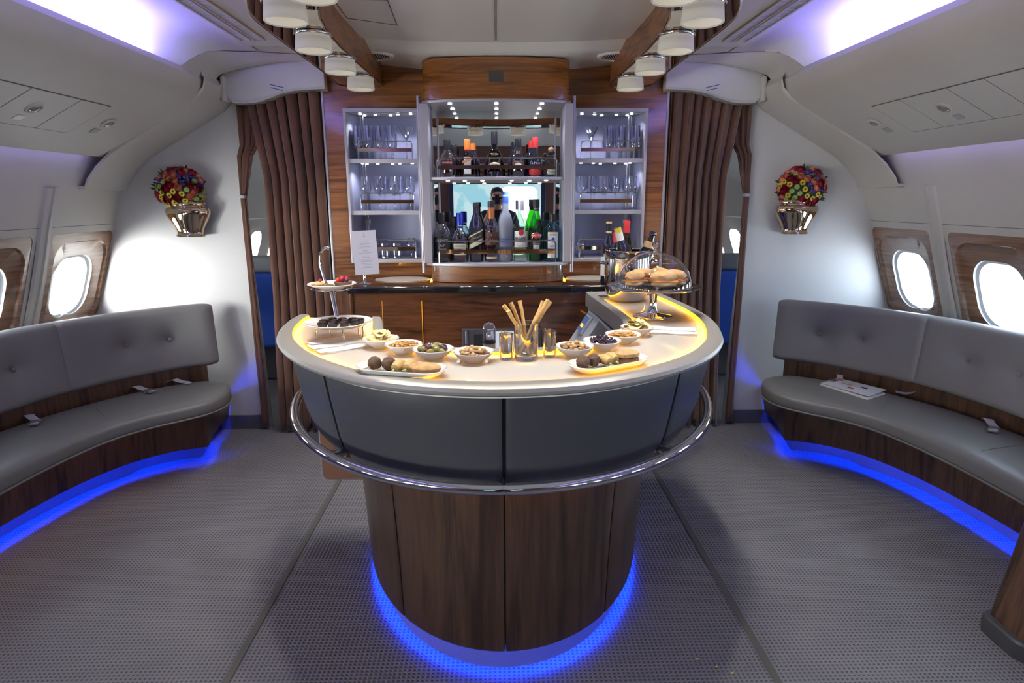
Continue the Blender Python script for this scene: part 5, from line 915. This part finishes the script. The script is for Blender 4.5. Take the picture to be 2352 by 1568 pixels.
for sx_, x, y, lb in ((-1, .026, 2.055, 'left'), (1, .176, 2.085, 'right')):
    t = thing('shot_glass', 'small thick based glass of toothpicks at the %s of the breadsticks' % lb, 'glass', (x, y, ZS)); mb = MB(); mb.lathe([(.0001, 0), (.021, 0), (.0225, .003), (.0235, .088), (.0222, .088), (.0205, .028), (.012, .019), (.0001, .017)], (x, y, ZS), 30); build('glass_wall', mb, GLASS, t)
    mb = MB(); mb.tube([(x+.0228*math.cos(a), y+.0228*math.sin(a), ZS+.088) for a in np.linspace(0, 2*PI, 30, endpoint=False)], .0009, 6, closed=True); build('rim', mb, mat('glass_rim', (.7, .7, .72), .1, trans=.8), t)
    TP = mat('toothpick_wood', (.62, .44, .20), .6)
    for k in range(14):
        a = k*2.4; q = .010*math.sqrt((k+.5)/14); b = (x+q*.6*math.cos(a), y+q*.6*math.sin(a), ZS+.022); e = (x-.006*sx_*-1*0-.008+q*math.cos(a)*1.2, y+q*math.sin(a)*1.2, ZS+.095+.004*math.sin(k*5)); mb = MB(); mb.tube([b, e], .0011, 5); o = build('toothpick', mb, TP, loc=b, smooth=False); o['group'] = 'toothpicks in the %s small glass' % lb; o['category'] = 'toothpick'; o['label'] = 'pale wooden toothpick bundled in the small glass %s of the breadsticks' % lb
# napkins
NAP = mat('napkin_white', (.86, .85, .80), .8)
def napkin(name, label, pts, w, n=3):
    t = thing('napkin', label, 'napkin', (*pts[0][:2], ZS), 'white paper napkins fanned on the bar'); a = Vector((*pts[0][:2], 0)); b = Vector((*pts[1][:2], 0)); d = (b-a); L_ = d.length; u = d/L_; v = Vector((-u.y, u.x, 0)); mb = MB()
    for k in range(n):
        z = ZS+.0015+.0045*k+pts[2]; rs = []
        for i in np.linspace(0, 1, 13):
            ww = w*(1-.15*i)*(1-.06*k); p = a+u*(L_*i); row = [p+v*(ww*(j-.5))+Vector((0, 0, z+.004*math.sin(i*PI)*math.cos((j-.5)*PI)+.0015*math.sin(i*9+k))) for j in np.linspace(0, 1, 7)]; row2 = [r_-Vector((0, 0, .003)) for r_ in row[::-1]]; rs.append([tuple(r_) for r_ in row+row2])
        mb.rings(rs)
    build('folded_paper', mb, NAP, t)
napkin('n', 'top folded napkin of the left fan, nearest the tiered stand', ((-.70, 2.255), (-.535, 2.375), .010), .080, 2)
napkin('n', 'middle folded napkin of the left fan', ((-.68, 2.205), (-.505, 2.325), .005), .080, 2)
napkin('n', 'lowest folded napkin of the left fan, nearest the bar rim', ((-.645, 2.165), (-.485, 2.275), .0), .080, 2)
napkin('n', 'upper folded napkin on the right arm of the bar', ((.800, 2.46), (.605, 2.52), .006), .075, 2)
napkin('n', 'lower folded napkin on the right arm of the bar', ((.795, 2.425), (.615, 2.47), .0), .075, 2)
# oblong plates with canapes
MEAT = mat('meatball', (.10, .055, .03), .75, cvar=(60, (.17, .10, .06)), bump=(60, .9, .01)); SPR = mat('spring_roll', (.68, .47, .18), .6, cvar=(25, (.56, .34, .10)), bump=(50, .7, .006)); STEM = mat('pale_green_stem', (.50, .55, .14), .5); BAM = mat('bamboo', (.66, .50, .22), .6)
def oblong(label, c, ang, side):
    t = thing('oblong_plate', label, 'plate', (*c, ZS), 'oblong porcelain plates of canapes'); M = Matrix.Rotation(ang, 3, 'Z')
    def T(x, y, z): return tuple(M @ Vector((x, y, z)) + Vector((*c, ZS)))
    mb = MB(); rs = []
    for sx2, sy2, z in ((.108, .036, 0), (.115, .042, .001), (.136, .058, .015), (.147, .066, .026), (.145, .064, .028), (.132, .054, .018), (.112, .040, .008), (.10, .034, .007)): rs.append([T(x, y, z) for x, y in rrect(sx2, sy2, sy2*.95, 8)])
    mb.rings(rs); build('plate', mb, BOWLM, t)
    for k, (x, y) in enumerate(((-.095, .008), (-.050, .014))):
        m_ = thing('meatball', '%s meatball on the %s oblong plate' % (('leftmost', 'second')[k], side), 'meatball', T(x, y, .007), 'meatballs on bamboo picks'); mb = MB(); mb.blob(T(x, y, .0295), (.0220, .0220, .0220), 3, .10, 3, seed=k); build('meat', mb, MEAT, m_)
        a = (.9, -.9)[side == 'right']; mb = MB(); mb.tube([T(x, y-.01, .024), T(x-.022*a-.004, y-.055, .020)], .0016, 6); build('bamboo_pick', mb, BAM, m_); mb = MB(); mb.box(T(x-.025*a-.004, y-.060, .020), (.014, .005, .003), ang-1.0*a); build('paddle_end', mb, BAM, m_, smooth=False)
    for k, (x, y) in enumerate(((-.012, -.004), (.022, .006))):
        m_ = thing('spring_roll', '%s pale spring roll on the %s oblong plate' % (('first', 'second')[k], side), 'spring roll', T(x, y, .007), 'small spring rolls'); mb = MB(); mb.tube([T(x+.006, y+.030, .026), T(x+.003, y+.016, .028), T(x, y, .028), T(x-.001, y-.018, .026)], [.0145, .0180, .0180, .013], 14); build('wrapper', mb, SPR, m_)
        mb = MB(); mb.tube([T(x-.001, y-.015, .022), T(x-.003, y-.032, .019)], .0042, 8); build('stem', mb, STEM, m_)
    m_ = thing('filled_pastry', ('oval crimped pastry at the right end of the left oblong plate', 'stacked sandwich biscuit at the right end of the right oblong plate')[side == 'right'], 'pastry', T(.078, 0, .007))
    n = 44
    def crimp(zs_, kx, ky): return [[T(.078+kx*r*(1+.03*(j % 2))*math.cos(2*PI*j/n), ky*r*(1+.03*(j % 2))*math.sin(2*PI*j/n), z) for j in range(n)] for r, z in zs_]
    if side == 'left': mb = MB(); mb.rings(crimp(((.8, .008), (1, .024), (1.05, .031), (.9, .037), (.5, .042), (.1, .043)), .048, .032)); build('crust', mb, PAST, m_)
    else:
        mb = MB(); mb.rings(crimp(((.85, .008), (1, .012), (1.03, .022), (.9, .026)), .042, .030)); build('lower_crust', mb, PAST, m_); mb = MB(); mb.rings(crimp(((.9, .025), (.95, .030)), .040, .028)); build('filling', mb, mat('jam', (.12, .02, .02), .4), m_)
        mb = MB(); mb.rings(crimp(((.95, .030), (1.05, .034), (1, .042), (.6, .049), (.1, .050)), .043, .031)); build('upper_crust', mb, PAST, m_)
oblong('oblong white plate of canapes on the left front of the bar', (-.300, 1.868), -.28, 'left'); oblong('oblong white plate of canapes on the right front of the bar', (.352, 1.925), .52, 'right')
# menu card
mx_, my_ = -.825, 3.865
t = thing('menu_card_holder', 'chrome clip stand holding the printed menu on the black counter', 'card holder', (mx_, my_, 1.1)); mb = MB(); mb.lathe([(.0001, 0), (.048, 0), (.048, .004), (.012, .008), (.0085, .02), (.0085, .055), (.0001, .056)], (mx_, my_, 1.1), 28); mb.box((mx_, my_, 1.172), (.062, .014, .036)); build('stand', mb, CHROME, t, bevel=.003)
t = thing('menu_card', 'white printed menu card in the chrome clip', 'menu', (mx_, my_-.01, 1.15)); Mm = Matrix.Rotation(-.05, 3, 'Y')
def mc(x, z, o=0): return tuple(Mm @ Vector((x, 0, z)) + Vector((mx_+.018, my_-.012-o, 1.29)))
mb = MB(); mb.rings([[mc(-.076, -.132, o), mc(.072, -.132, o), mc(.074, .134, o), (mc(-.074, .134, o))] for o in (0, .0012)]); build('card', mb, mat('menu_paper', (.52, .50, .58), .6), t, smooth=False)
RR = random.Random(3); mb = MB()
for k, z in enumerate([.065, .055, .050, .035, .028, .012, .005, -.002, -.02, -.028, -.04, -.047, -.055, -.066, -.073, -.085, -.092]):
    w = RR.uniform(.018, .045); mb.rings([[mc(-w, z, .0016), mc(w, z, .0016), mc(w, z+.0022, .0016), mc(-w, z+.0022, .0016)]], True, True, False)
build('printed_lines', mb, mat('grey_ink', (.28, .27, .33), .6), t, smooth=False, kind='stuff'); mb = MB(); mb.rings([[mc(-.004, .103, .0016), mc(.003, .103, .0016), mc(.002, .114, .0016), mc(-.001, .117, .0016)]], True, True, False); mb.rings([[mc(-.011, .098, .0016), mc(.011, .098, .0016), mc(.011, .1002, .0016), mc(-.011, .1002, .0016)]], True, True, False); build('printed_crest', mb, mat('grey_ink', (.28, .27, .33), .6), t, smooth=False)
# soap dispenser and things in the bar well
t = thing('work_top', 'grey work surface inside the bar well', 'counter', (.0, 2.6, .90)); mb = MB(); mb.box((.0, 2.52, .89), (.62, .44, .03)); build('worktop', mb, mat('well_grey', (.16, .16, .17), .4), t, smooth=False)
sx3, sy3 = -.040, 2.66
t = thing('soap_dispenser', 'pump bottle with clear domed cap standing behind the nut bowl', 'dispenser', (sx3, sy3, .905)); mb = MB(); mb.lathe([(.0001, 0), (.026, 0), (.027, .003), (.027, .085), (.025, .090), (.0001, .090)], (sx3, sy3, .905), 26); build('bottle', mb, mat('bronze_soap', (.30, .25, .18), .3, .4), t)
mb = MB(); mb.lathe([(.029, .088), (.029, .096), (.0001, .096)], (sx3, sy3, .905), 26); build('collar', mb, BLACK, t); mb = MB(); mb.lathe([(.012, .096), (.016, .104), (.012, .118), (.008, .122), (.008, .145), (.0001, .146)], (sx3, sy3, .905), 18); mb.tube([(sx3, sy3, 1.048), (sx3+.018, sy3-.004, 1.050), (sx3+.020, sy3-.004, 1.040)], .004, 8); build('pump', mb, SILV, t)
mb = MB(); mb.lathe([(.0285, .096), (.0285, .15), (.026, .164), (.018, .174), (.0001, .178)], (sx3, sy3, .905), 26); build('clear_cap', mb, GLASS, t)
t = thing('white_tablet', 'glowing white tablet propped behind the soap dispenser', 'tablet', (-.02, 3.60, .6)); mb = MB(); mb.rings([[(.045+x, 3.67, .69+z) for x, z in rrect(.12, .14, .02, 4)] for _ in (0,)]+[[(.045+x, 3.655, .69+z) for x, z in rrect(.12, .14, .02, 4)]]); build('panel', mb, mat('white_panel', (.75, .77, .82), .3, emit=(.8, .85, 1), estr=.35), t, smooth=False)
# ------------------------------------------------------------------ wall vases
FL = {'red': mat('red_rose', (.30, .006, .03), .6), 'orange': mat('orange_rose', (.80, .25, .10), .6, cvar=(20, (.80, .30, .22))), 'yellow': mat('yellow_daisy', (.72, .52, .03), .6), 'green': mat('green_mum', (.34, .46, .14), .6), 'purple': mat('purple_delphinium', (.09, .05, .34), .6), 'leaf': mat('leaf_green', (.035, .075, .02), .6), 'centre': mat('daisy_centre', (.10, .12, .02), .8)}
def rose(c, n, r, m, root, nm):
    q = Vector((0, 0, 1)).rotation_difference(n).to_matrix(); mb = MB()
    for k, (rr, h0, h1, op) in enumerate(((1, -.5, .35, 1.0), (.78, -.3, .52, .85), (.55, -.1, .62, .7), (.30, 0, .66, .6))):
        for i in range(3):
            a0 = k*.9+i*2*PI/3; rs = []
            for z, w in ((h0, .45), (lerp(h0, h1, .5), 1.0), (h1, op)): rs.append([Vector((r*rr*w*math.cos(a), r*rr*w*math.sin(a), r*(z+.12*math.sin((a-a0)*1.3)))) for a in np.linspace(a0, a0+2.5, 7)])
            mb.rings([[q @ p + c for p in row] for row in rs], False, False, False)
    mb.blob(c, (r*.35, r*.35, r*.35), 1, 0, M=q)
    return build(nm, mb, m, root)
def daisy(c, n, r, m, root, nm, np_=12):
    q = Vector((0, 0, 1)).rotation_difference(n).to_matrix(); mb = MB()
    for i in range(np_):
        a = 2*PI*i/np_; u = Vector((math.cos(a), math.sin(a), 0)); v = Vector((-math.sin(a), math.cos(a), 0)); P = [u*r*.15, u*r*.6+v*r*.17+Vector((0, 0, r*.12)), u*r+Vector((0, 0, r*.05)), u*r*.6-v*r*.17+Vector((0, 0, r*.12))]; mb.add([q @ p + c for p in P], [(0, 1, 2, 3)])
    mb.lathe([(r*.30, .0), (r*.25, r*.2), (.0001, r*.25)], (0, 0, 0), 8, mi=1); k0 = len(mb.v)-25 if False else None
    for i in range(4*np_, len(mb.v)): mb.v[i] = tuple(q @ Vector(mb.v[i]) + c)
    return build(nm, mb, [m, FL['centre'] if nm == 'yellow_daisy' else m], root)
for s in (-1, 1):
    side = ('left', 'right')[s > 0]; x0, y0, zb_ = (-2.035, 2.012)[s > 0], 4.235, 1.372
    t = thing('wall_vase', 'shiny gold chrome urn vase fixed to the %s bulkhead' % side, 'vase', (x0, y0, zb_)); mb = MB()
    mb.lathe([(.0001, 0), (.092, 0), (.095, .004), (.092, .009), (.086, .014), (.084, .030), (.098, .060), (.122, .100), (.143, .140), (.148, .165), (.143, .182), (.128, .190), (.112, .192), (.110, .198), (.118, .203), (.120, .213), (.116, .222), (.106, .222), (.104, .18), (.0001, .17)], (x0, y0, zb_), 48, sy=.55); build('urn', mb, GOLD, t)
    b = thing('flower_bouquet', 'dense bouquet of roses, daisies and delphinium in the %s gold vase' % side, 'bouquet', (x0, y0, zb_+.2)); RR = random.Random(11 if s < 0 else 23)
    cz = zb_+.305; hx, hy, hz = .150, .075, .125; x0 += (-.030, .018)[s > 0]
    mb = MB(); mb.blob((x0, y0-.0, cz-.02), (hx*.92, hy*.85, hz*.85), 3, .12, 3); mb.lathe([(.10, zb_+.21), (.12, zb_+.235), (.0001, zb_+.24)], (x0, y0, 0), 20, sy=.55); build('moss_core', mb, FL['leaf'], b)
    kinds = []; pts = []
    for k in range(128):
        zz = 1-2*(k+.5)/128; a = k*2.39996; rr = math.sqrt(1-zz*zz); v = Vector((rr*math.cos(a), rr*math.sin(a), zz))
        if v.y > .35 or v.z < -.78: continue
        c = Vector((x0+v.x*hx, y0+v.y*hy, cz+v.z*hz)); nv = Vector((v.x/hx, v.y/hy, v.z/hz)).normalized()
        hi = v.z; w = RR.random()
        kd = (('purple' if w < .34 else 'red' if w < .56 else 'orange' if w < .86 else 'green') if hi > .35 else ('red' if w < .2 else 'orange' if w < .35 else 'purple' if w < .5 else 'green' if w < .72 else 'yellow') if hi > -.25 else ('yellow' if w < .42 else 'red' if w < .60 else 'green' if w < .85 else 'orange'))
        if kd == 'red': rose(c, nv, .029, FL['red'], b, 'red_rose')
        elif kd == 'orange': rose(c, nv, .024, FL['orange'], b, 'orange_rose')
        elif kd == 'yellow': daisy(c+nv*.008, nv, .022, FL['yellow'], b, 'yellow_daisy')
        elif kd == 'green': daisy(c+nv*.006, nv, .020, FL['green'], b, 'green_chrysanthemum', 14)
        else:
            mb = MB()
            for i in range(7): mb.blob(c+Vector((RR.uniform(-1, 1), RR.uniform(-.5, .2), RR.uniform(-1, 1)))*.015, (.008, .006, .008), 1, .4, 3, seed=i)
            build('purple_delphinium', mb, FL['purple'], b)
    for k in range(16):
        a = RR.uniform(0, 2*PI); zz = RR.uniform(-.7, 1); rr = math.sqrt(1-zz*zz)*.98; c = Vector((x0+rr*math.cos(a)*hx, y0-abs(rr*math.sin(a))*hy, cz+zz*hz)); n_ = Vector((rr*math.cos(a), -abs(rr*math.sin(a))*.8, zz*.9+.2)).normalized(); u = n_.cross(Vector((0, 1, .1))).normalized(); L_ = RR.uniform(.030, .05)
        mb = MB(); mb.add([c, c+n_*L_*.5+u*.008, c+n_*L_, c+n_*L_*.5-u*.008], [(0, 1, 2, 3)]); build('leaf', mb, FL['leaf'], b, smooth=False)
# ------------------------------------------------------------------ curtains
def curtain(label, xa, xb, y, ztop, zbot, folds, amp, seed, name='curtain', xshift=None, th=.0):
    t = thing(name, label, 'curtain', ((xa+xb)/2, y, 0)); mb = MB(); n = folds*14; rows = np.linspace(0, 1, 34); rs = []
    for q in rows:
        z = lerp(zbot, 1, q)*1.0 if False else None; row = []
        for i in range(n+1):
            u = i/n; zt = interp(abs(lerp(xa, xb, u)), ztop) if isinstance(ztop, list) else ztop; z = lerp(zbot, zt, q); x = lerp(xa, xb, u)
            ph = u*folds*2*PI+.7*math.sin(u*7+seed)+.45*math.sin(u*19+seed*2)+.12*math.sin(z*1.2+u*9); f = math.sin(ph); f = math.copysign(abs(f)**.75, f)
            x += .010*math.sin(ph*2+1)+ (xshift(z, u) if xshift else 0); row.append((x, y+amp*(f*.9+.25*noise.noise(Vector((u*6, z*.9, seed))))+.012*noise.noise(Vector((x*9, z*1.6, seed+7))), z))
        rs.append(row)
    mb.rings(rs, False, False, False); o = build('drape', mb, CURT, t); sm_ = o.modifiers.new('s', 'SOLIDIFY'); sm_.thickness = .004
    # highlights along the pleats, painted as thin tubes of lighter brown
    for k in range(folds):
        u = (k+.25-.08*math.sin(k*3+seed))/folds; i = int(min(n, max(0, round(u*n)))); pth = [Vector(r_[i])+Vector((0, -.003, 0)) for r_ in rs]; m2 = MB(); m2.tube(pth, .0036, 5); build('pleat_highlight', m2, mat('pleat_highlight_velvet', (.27, .135, .085), .7, sheen=.5), t)
    return t
for s in (-1, 1):
    side = ('left', 'right')[s > 0]
    ht = [(1.0, 2.31), (1.3, 2.28), (1.4, 2.25), (1.5, 2.23), (1.75, 2.23)]
    curtain('full brown velvet curtain hanging between the %s bulkhead and the walnut wall' % side, s*1.115, s*1.50, 4.215, ht, .02, 7, .034, 2+s, xshift=lambda z, u, s=s: s*u*(.015*math.sin(z*1.5)+.06*(1-min(1, z/1.0))+.09*max(0, (z-1.75)/.5)))
    # narrow strip tied against the bulkhead
    def tie(z, u, s=s):
        c = 1.62; k = .10+.90*min(1, abs(z-1.63)/.62)**.9 if z > 1.63 else .10+.05*min(1, (1.63-z)/1.5)
        x = lerp(1.48, 1.66, u); edge = 1.685 if z < 1.9 else 1.66
        return s*((edge-(1-u)*.17*k)-x)
    curtain('narrow brown curtain tied back against the %s bulkhead edge' % side, s*1.48, s*1.66, 4.262, 2.22, .02, 3, .010, 5+s, 'tied_curtain', xshift=tie)
    t = thing('tieback', 'small metal tie holding the narrow %s curtain' % side, 'tieback', (s*1.672, 4.255, 1.63)); mb = MB(); mb.box((s*1.672, 4.25, 1.63), (.035, .05, .022)); build('clip', mb, ALU, t, smooth=False, bevel=.004)
# ------------------------------------------------------------------ on the sofas
BELT = mat('belt_grey', (.40, .40, .46), .7); BK = mat('buckle_metal', (.62, .62, .65), .2, .9)
def belt(label, x, y, ang, lift=.0, buckle=True, hang=False):
    t = thing('seat_belt', label, 'seat belt', (x, y, .475), 'seat belts on the sofas'); M = Matrix.Rotation(ang, 3, 'Z'); mb = MB(); rs = []
    for a in np.linspace(-1, 1, 12): c = Vector((a*.085, .018*math.sin(a*3), .004+.020*math.exp(-((a-.3)*3)**2))); rs.append([M @ (c+Vector((0, w, e))) + Vector((x, y, .475)) for w, e in ((-.020, 0), (.020, 0), (.020, .002), (-.020, .002))])
    mb.rings(rs); build('webbing', mb, BELT, t, smooth=False)
    if buckle: mb = MB(); mb.box(M @ Vector((-.10, -.01, .012)) + Vector((x, y, .475)), (.058, .042, .016), ang); build('buckle', mb, BK, t, smooth=False, bevel=.004)
belt('seat belt with shiny buckle at the near end of the left sofa', -2.47, 3.18, 2.2); belt('seat belt with buckle under the middle of the left sofa back', -2.19, 3.70, 2.5); belt('pale belt strap at the far end of the left sofa', -2.03, 3.85, 2.7, buckle=False)
belt('seat belt with buckle by the magazine on the right sofa', 2.18, 3.78, .6); belt('grey belt strap lying on the right sofa seat beyond the magazine', 2.44, 3.46, -.6, buckle=False); belt('seat belt with large buckle at the near end of the right sofa', 2.50, 2.94, .9)
t = thing('magazine', 'white magazine with red marks lying on the right sofa', 'magazine', (2.13, 3.60, .475)); P4 = [(1.995, 3.67), (2.165, 3.775), (2.285, 3.47), (2.115, 3.365)]
mb = MB(); mb.prism(P4, .474, .482); build('pages', mb, PW, t, smooth=False); P5 = [(2.005, 3.675), (2.17, 3.785), (2.30, 3.485), (2.13, 3.38)]
mb = MB(); mb.rings([[(x, y, z+dz) for (x, y), dz in zip(P5, (.0, .0, .012, .006))] for z in (.484, .4855)]); build('cover', mb, mat('magazine_cover', (.60, .60, .66), .4), t, smooth=False)
Mg = Matrix.Rotation(-1.15, 3, 'Z'); cg = Vector((2.15, 3.58, .494))
for dx, dy, w_, h_, m_ in ((-.13, .06, .03, .02, REDM), (.02, -.045, .035, .016, REDM), (.0, .01, .10, .004, PT), (.06, .02, .035, .02, INK), (-.05, .03, .07, .05, mat('pale_photo', (.45, .47, .42), .6))): mb = MB(); mb.box(cg+Mg @ Vector((dx, dy, .001)), (w_, h_, .0015), -1.15); build('print_block', mb, m_, t, smooth=False)
# side console at the lower right
t = thing('side_post', 'dark walnut post on a grey base at the near end of the right side', 'post', (1.915, 1.95, 0)); mb = MB(); mb.rings([[(1.915+x*k, 1.95+y*k, z) for x, y in rrect(.093, .11, .05, 5)] for z, k in ((.0, .97), (.006, 1), (.062, 1), (.070, .93))]); build('base', mb, mat('post_base', (.06, .06, .065), .4), t)
mb = MB(); mb.rings([[(1.912+x+(z-.07)*.16, 1.95+y, z) for x, y in rrect(.064, .085, .02, 4)] for z in (.07, .30, .60)]); build('walnut_post', mb, WALNUTD, t)
mb = MB(); mb.box((1.885, 1.863, .30), (.014, .005, .12)); build('plate', mb, mat('post_plate', (.14, .13, .13), .4), t, smooth=False)
CR = mat('crumb', (.55, .45, .06), .9)
for k, (x, y) in enumerate(((.755, 1.86), (.80, 1.83), (.70, 1.90))):
    mb = MB(); mb.blob((x, y, .004), (.006, .004, .003), 1, .3); o = build('crumb', mb, CR, loc=(x, y, .002)); o['category'] = 'crumb'; o['group'] = 'crumbs on the carpet'; o['label'] = ('largest yellow crumb on the carpet right of the bar', 'yellow crumb nearest the right floor strip', 'small yellow crumb closest to the bar foot')[k]
# ------------------------------------------------------------------ the photographer (seen in the cabinet mirror)
t = thing('person', 'person in a dark t-shirt holding a camera to the eye, reflected in the cabinet mirror', 'person', (0, -.33, 0))
SKIN = mat('skin', (.55, .32, .22), .55, sss=.05); SHIRT = mat('navy_shirt', (.018, .022, .035), .85); TROU = mat('dark_trousers', (.03, .03, .035), .9); HAIR = mat('dark_hair', (.015, .011, .009), .6, bump=(120, .8, .006)); SHOE = mat('dark_shoe', (.02, .02, .02), .5)
def skin(name, verts, edges, radii, m, root, root_v=0, sub=2):
    me = bpy.data.meshes.new(name); me.from_pydata(verts, edges, []); o = bpy.data.objects.new(name, me); COL.objects.link(o); o.parent = t
    off = Vector(t.location)
    for v in me.vertices: v.co -= off
    md = o.modifiers.new('skin', 'SKIN'); md.use_smooth_shade = True
    if not me.skin_vertices: me.attributes  # layer is created with the modifier
    bm = bmesh.new(); bm.from_mesh(me); sl = bm.verts.layers.skin.verify()
    for i, v in enumerate(bm.verts): v[sl].radius = radii[i] if isinstance(radii[i], tuple) else (radii[i], radii[i]); v[sl].use_root = (i == root_v)
    bm.to_mesh(me); bm.free(); s_ = o.modifiers.new('sub', 'SUBSURF'); s_.levels = s_.render_levels = sub; me.materials.append(m); return o
y = -.33
# one continuous body: pelvis, spine, neck, head; arms raised to the camera; legs
V = [(0, y, .96), (0, y-.01, 1.10), (0, y-.02, 1.26), (0, y-.02, 1.40), (0, y-.005, 1.475), (0, y+.03, 1.53), (0, y+.075, 1.60), (0, y+.08, 1.68)]
Rr = [(.155, .115), (.135, .105), (.165, .115), (.150, .095), (.060, .060), (.062, .066), (.078, .092), (.070, .085)]
E_ = [(i, i+1) for i in range(7)]
def addc(par, pts, rs):
    p = par
    for q, r_ in zip(pts, rs): V.append(q); Rr.append(r_); E_.append((p, len(V)-1)); p = len(V)-1
    return p
hands = {}
for s in (-1, 1):
    a = addc(3, [(s*.175, y-.02, 1.405), (s*.23, y+.0, 1.30), (s*.235, y+.07, 1.175), (s*.17, y+.13, 1.31), (s*.095, y+.185, 1.47), (s*.088, y+.200, 1.52)], [.062, .050, .042, .038, .028, (.036, .020)]); hands[s] = a
    a = addc(0, [(s*.10, y, .88), (s*.115, y+.01, .50), (s*.12, y-.01, .12), (s*.125, y+.03, .045), (s*.13, y+.14, .035)], [.088, .062, .043, .045, .035])
skin('body', V, E_, Rr, SKIN, t)
# fingers round the camera body
for s in (-1, 1):
    for k in range(4):
        z = 1.555+.018*k-(.0 if s > 0 else .02); x = s*(.080); L_ = (.9, 1.0, .95, .8)[k]
        FV = [(s*.086, y+.200, 1.52+.010*k), (s*.092, y+.222*L_+.01, z), (s*.078, y+.250, z+.004), (s*.052, y+.258, z+.004), (s*.036, y+.256, z+.002)]
        skin('finger', FV, [(0, 1), (1, 2), (2, 3), (3, 4)], [.010, .0092, .0088, .0082, .007], SKIN, t, sub=1)
    skin('thumb', [(s*.080, y+.190, 1.51), (s*.070, y+.165, 1.545), (s*.045, y+.158, 1.560), (s*.028, y+.156, 1.560)], [(0, 1), (1, 2), (2, 3)], [.013, .011, .010, .008], SKIN, t, sub=1)
# face and hair
mb = MB(); mb.blob((0, y+.076, 1.650), (.080, .097, .112), 3, .03); build('head', mb, SKIN, t)
mb = MB(); mb.blob((0, y+.055, 1.685), (.089, .103, .095), 3, .12, 5); mb.blob((0, y+.125, 1.735), (.068, .035, .028), 2, .15, 4); build('hair', mb, HAIR, t)
for s in (-1, 1):
    mb = MB(); mb.blob((s*.082, y+.07, 1.635), (.010, .020, .032), 2, .05); build('ear', mb, SKIN, t)
    mb = MB(); mb.blob((s*.031, y+.163, 1.655), (.014, .008, .008), 2, 0); build('eye', mb, mat('eye_white', (.7, .7, .68), .2), t); mb = MB(); mb.box((s*.033, y+.168, 1.677), (.036, .008, .007)); build('eyebrow', mb, HAIR, t, smooth=False)
mb = MB(); mb.rings([[(x*.5, y+.160, 1.660) for x in (-.02, .02)]+[(x*.5, y+.162, 1.659) for x in (.02, -.02)], [(-.016, y+.165, 1.615), (.016, y+.165, 1.615), (.012, y+.182, 1.618), (-.012, y+.182, 1.618)]]); build('nose', mb, SKIN, t)
mb = MB(); mb.blob((0, y+.160, 1.585), (.026, .008, .009), 2, 0); build('mouth', mb, mat('lips', (.42, .18, .15), .5), t)
# shirt with short sleeves, trousers, shoes
n = 28
def ell(cx_, cy_, z, a, b): return [(cx_+a*math.cos(2*PI*j/n), cy_+b*math.sin(2*PI*j/n), z) for j in range(n)]
mb = MB(); mb.rings([ell(0, y, .93, .175, .135), ell(0, y-.01, 1.10, .160, .128), ell(0, y-.02, 1.26, .195, .138), ell(0, y-.02, 1.38, .205, .120), ell(0, y-.01, 1.44, .14, .09), ell(0, y, 1.475, .075, .07)], True, False, False)
for s in (-1, 1): mb.tube([(s*.14, y-.02, 1.40), (s*.195, y-.015, 1.385), (s*.235, y+.0, 1.30), (s*.243, y+.035, 1.235)], [.078, .078, .066, .064], 16, caps=False)
build('t_shirt', mb, SHIRT, t)
mb = MB(); mb.rings([ell(0, y, z, a, b) for z, a, b in ((.97, .172, .130), (.88, .18, .135), (.82, .17, .13))], True, False, True)
for s in (-1, 1): mb.rings([ell(s*.10, y+dy, z, a, b) for z, a, b, dy in ((.86, .098, .11, 0), (.50, .078, .085, .01), (.12, .068, .075, -.005), (.06, .07, .08, 0))], True, True, False)
build('trousers', mb, TROU, t)
for s in (-1, 1): mb = MB(); mb.blob((s*.125, y+.06, .038), (.052, .145, .042), 3, .03); build('shoe', mb, SHOE, t)
c = thing('camera', 'black camera held up in front of the face, reflected in the mirror', 'camera', (0, -.13, 1.6)); mb = MB(); mb.box((0, -.118, 1.598), (.135, .055, .095)); mb.box((0, -.118, 1.660), (.055, .055, .035)); build('camera_body', mb, BLACK, c, smooth=False, bevel=.008)
mb = MB(); mb.lathe([(.0001, 0), (.036, 0), (.038, .03), (.040, .055), (.042, .068), (.036, .069), (.033, .06), (.0001, .055)], (0, 0, 0), 32, M=Matrix.Rotation(-PI/2, 3, 'X')); mb.v = [(a, b-.092, e+1.6) for a, b, e in mb.v]; build('lens', mb, BLACK, c)
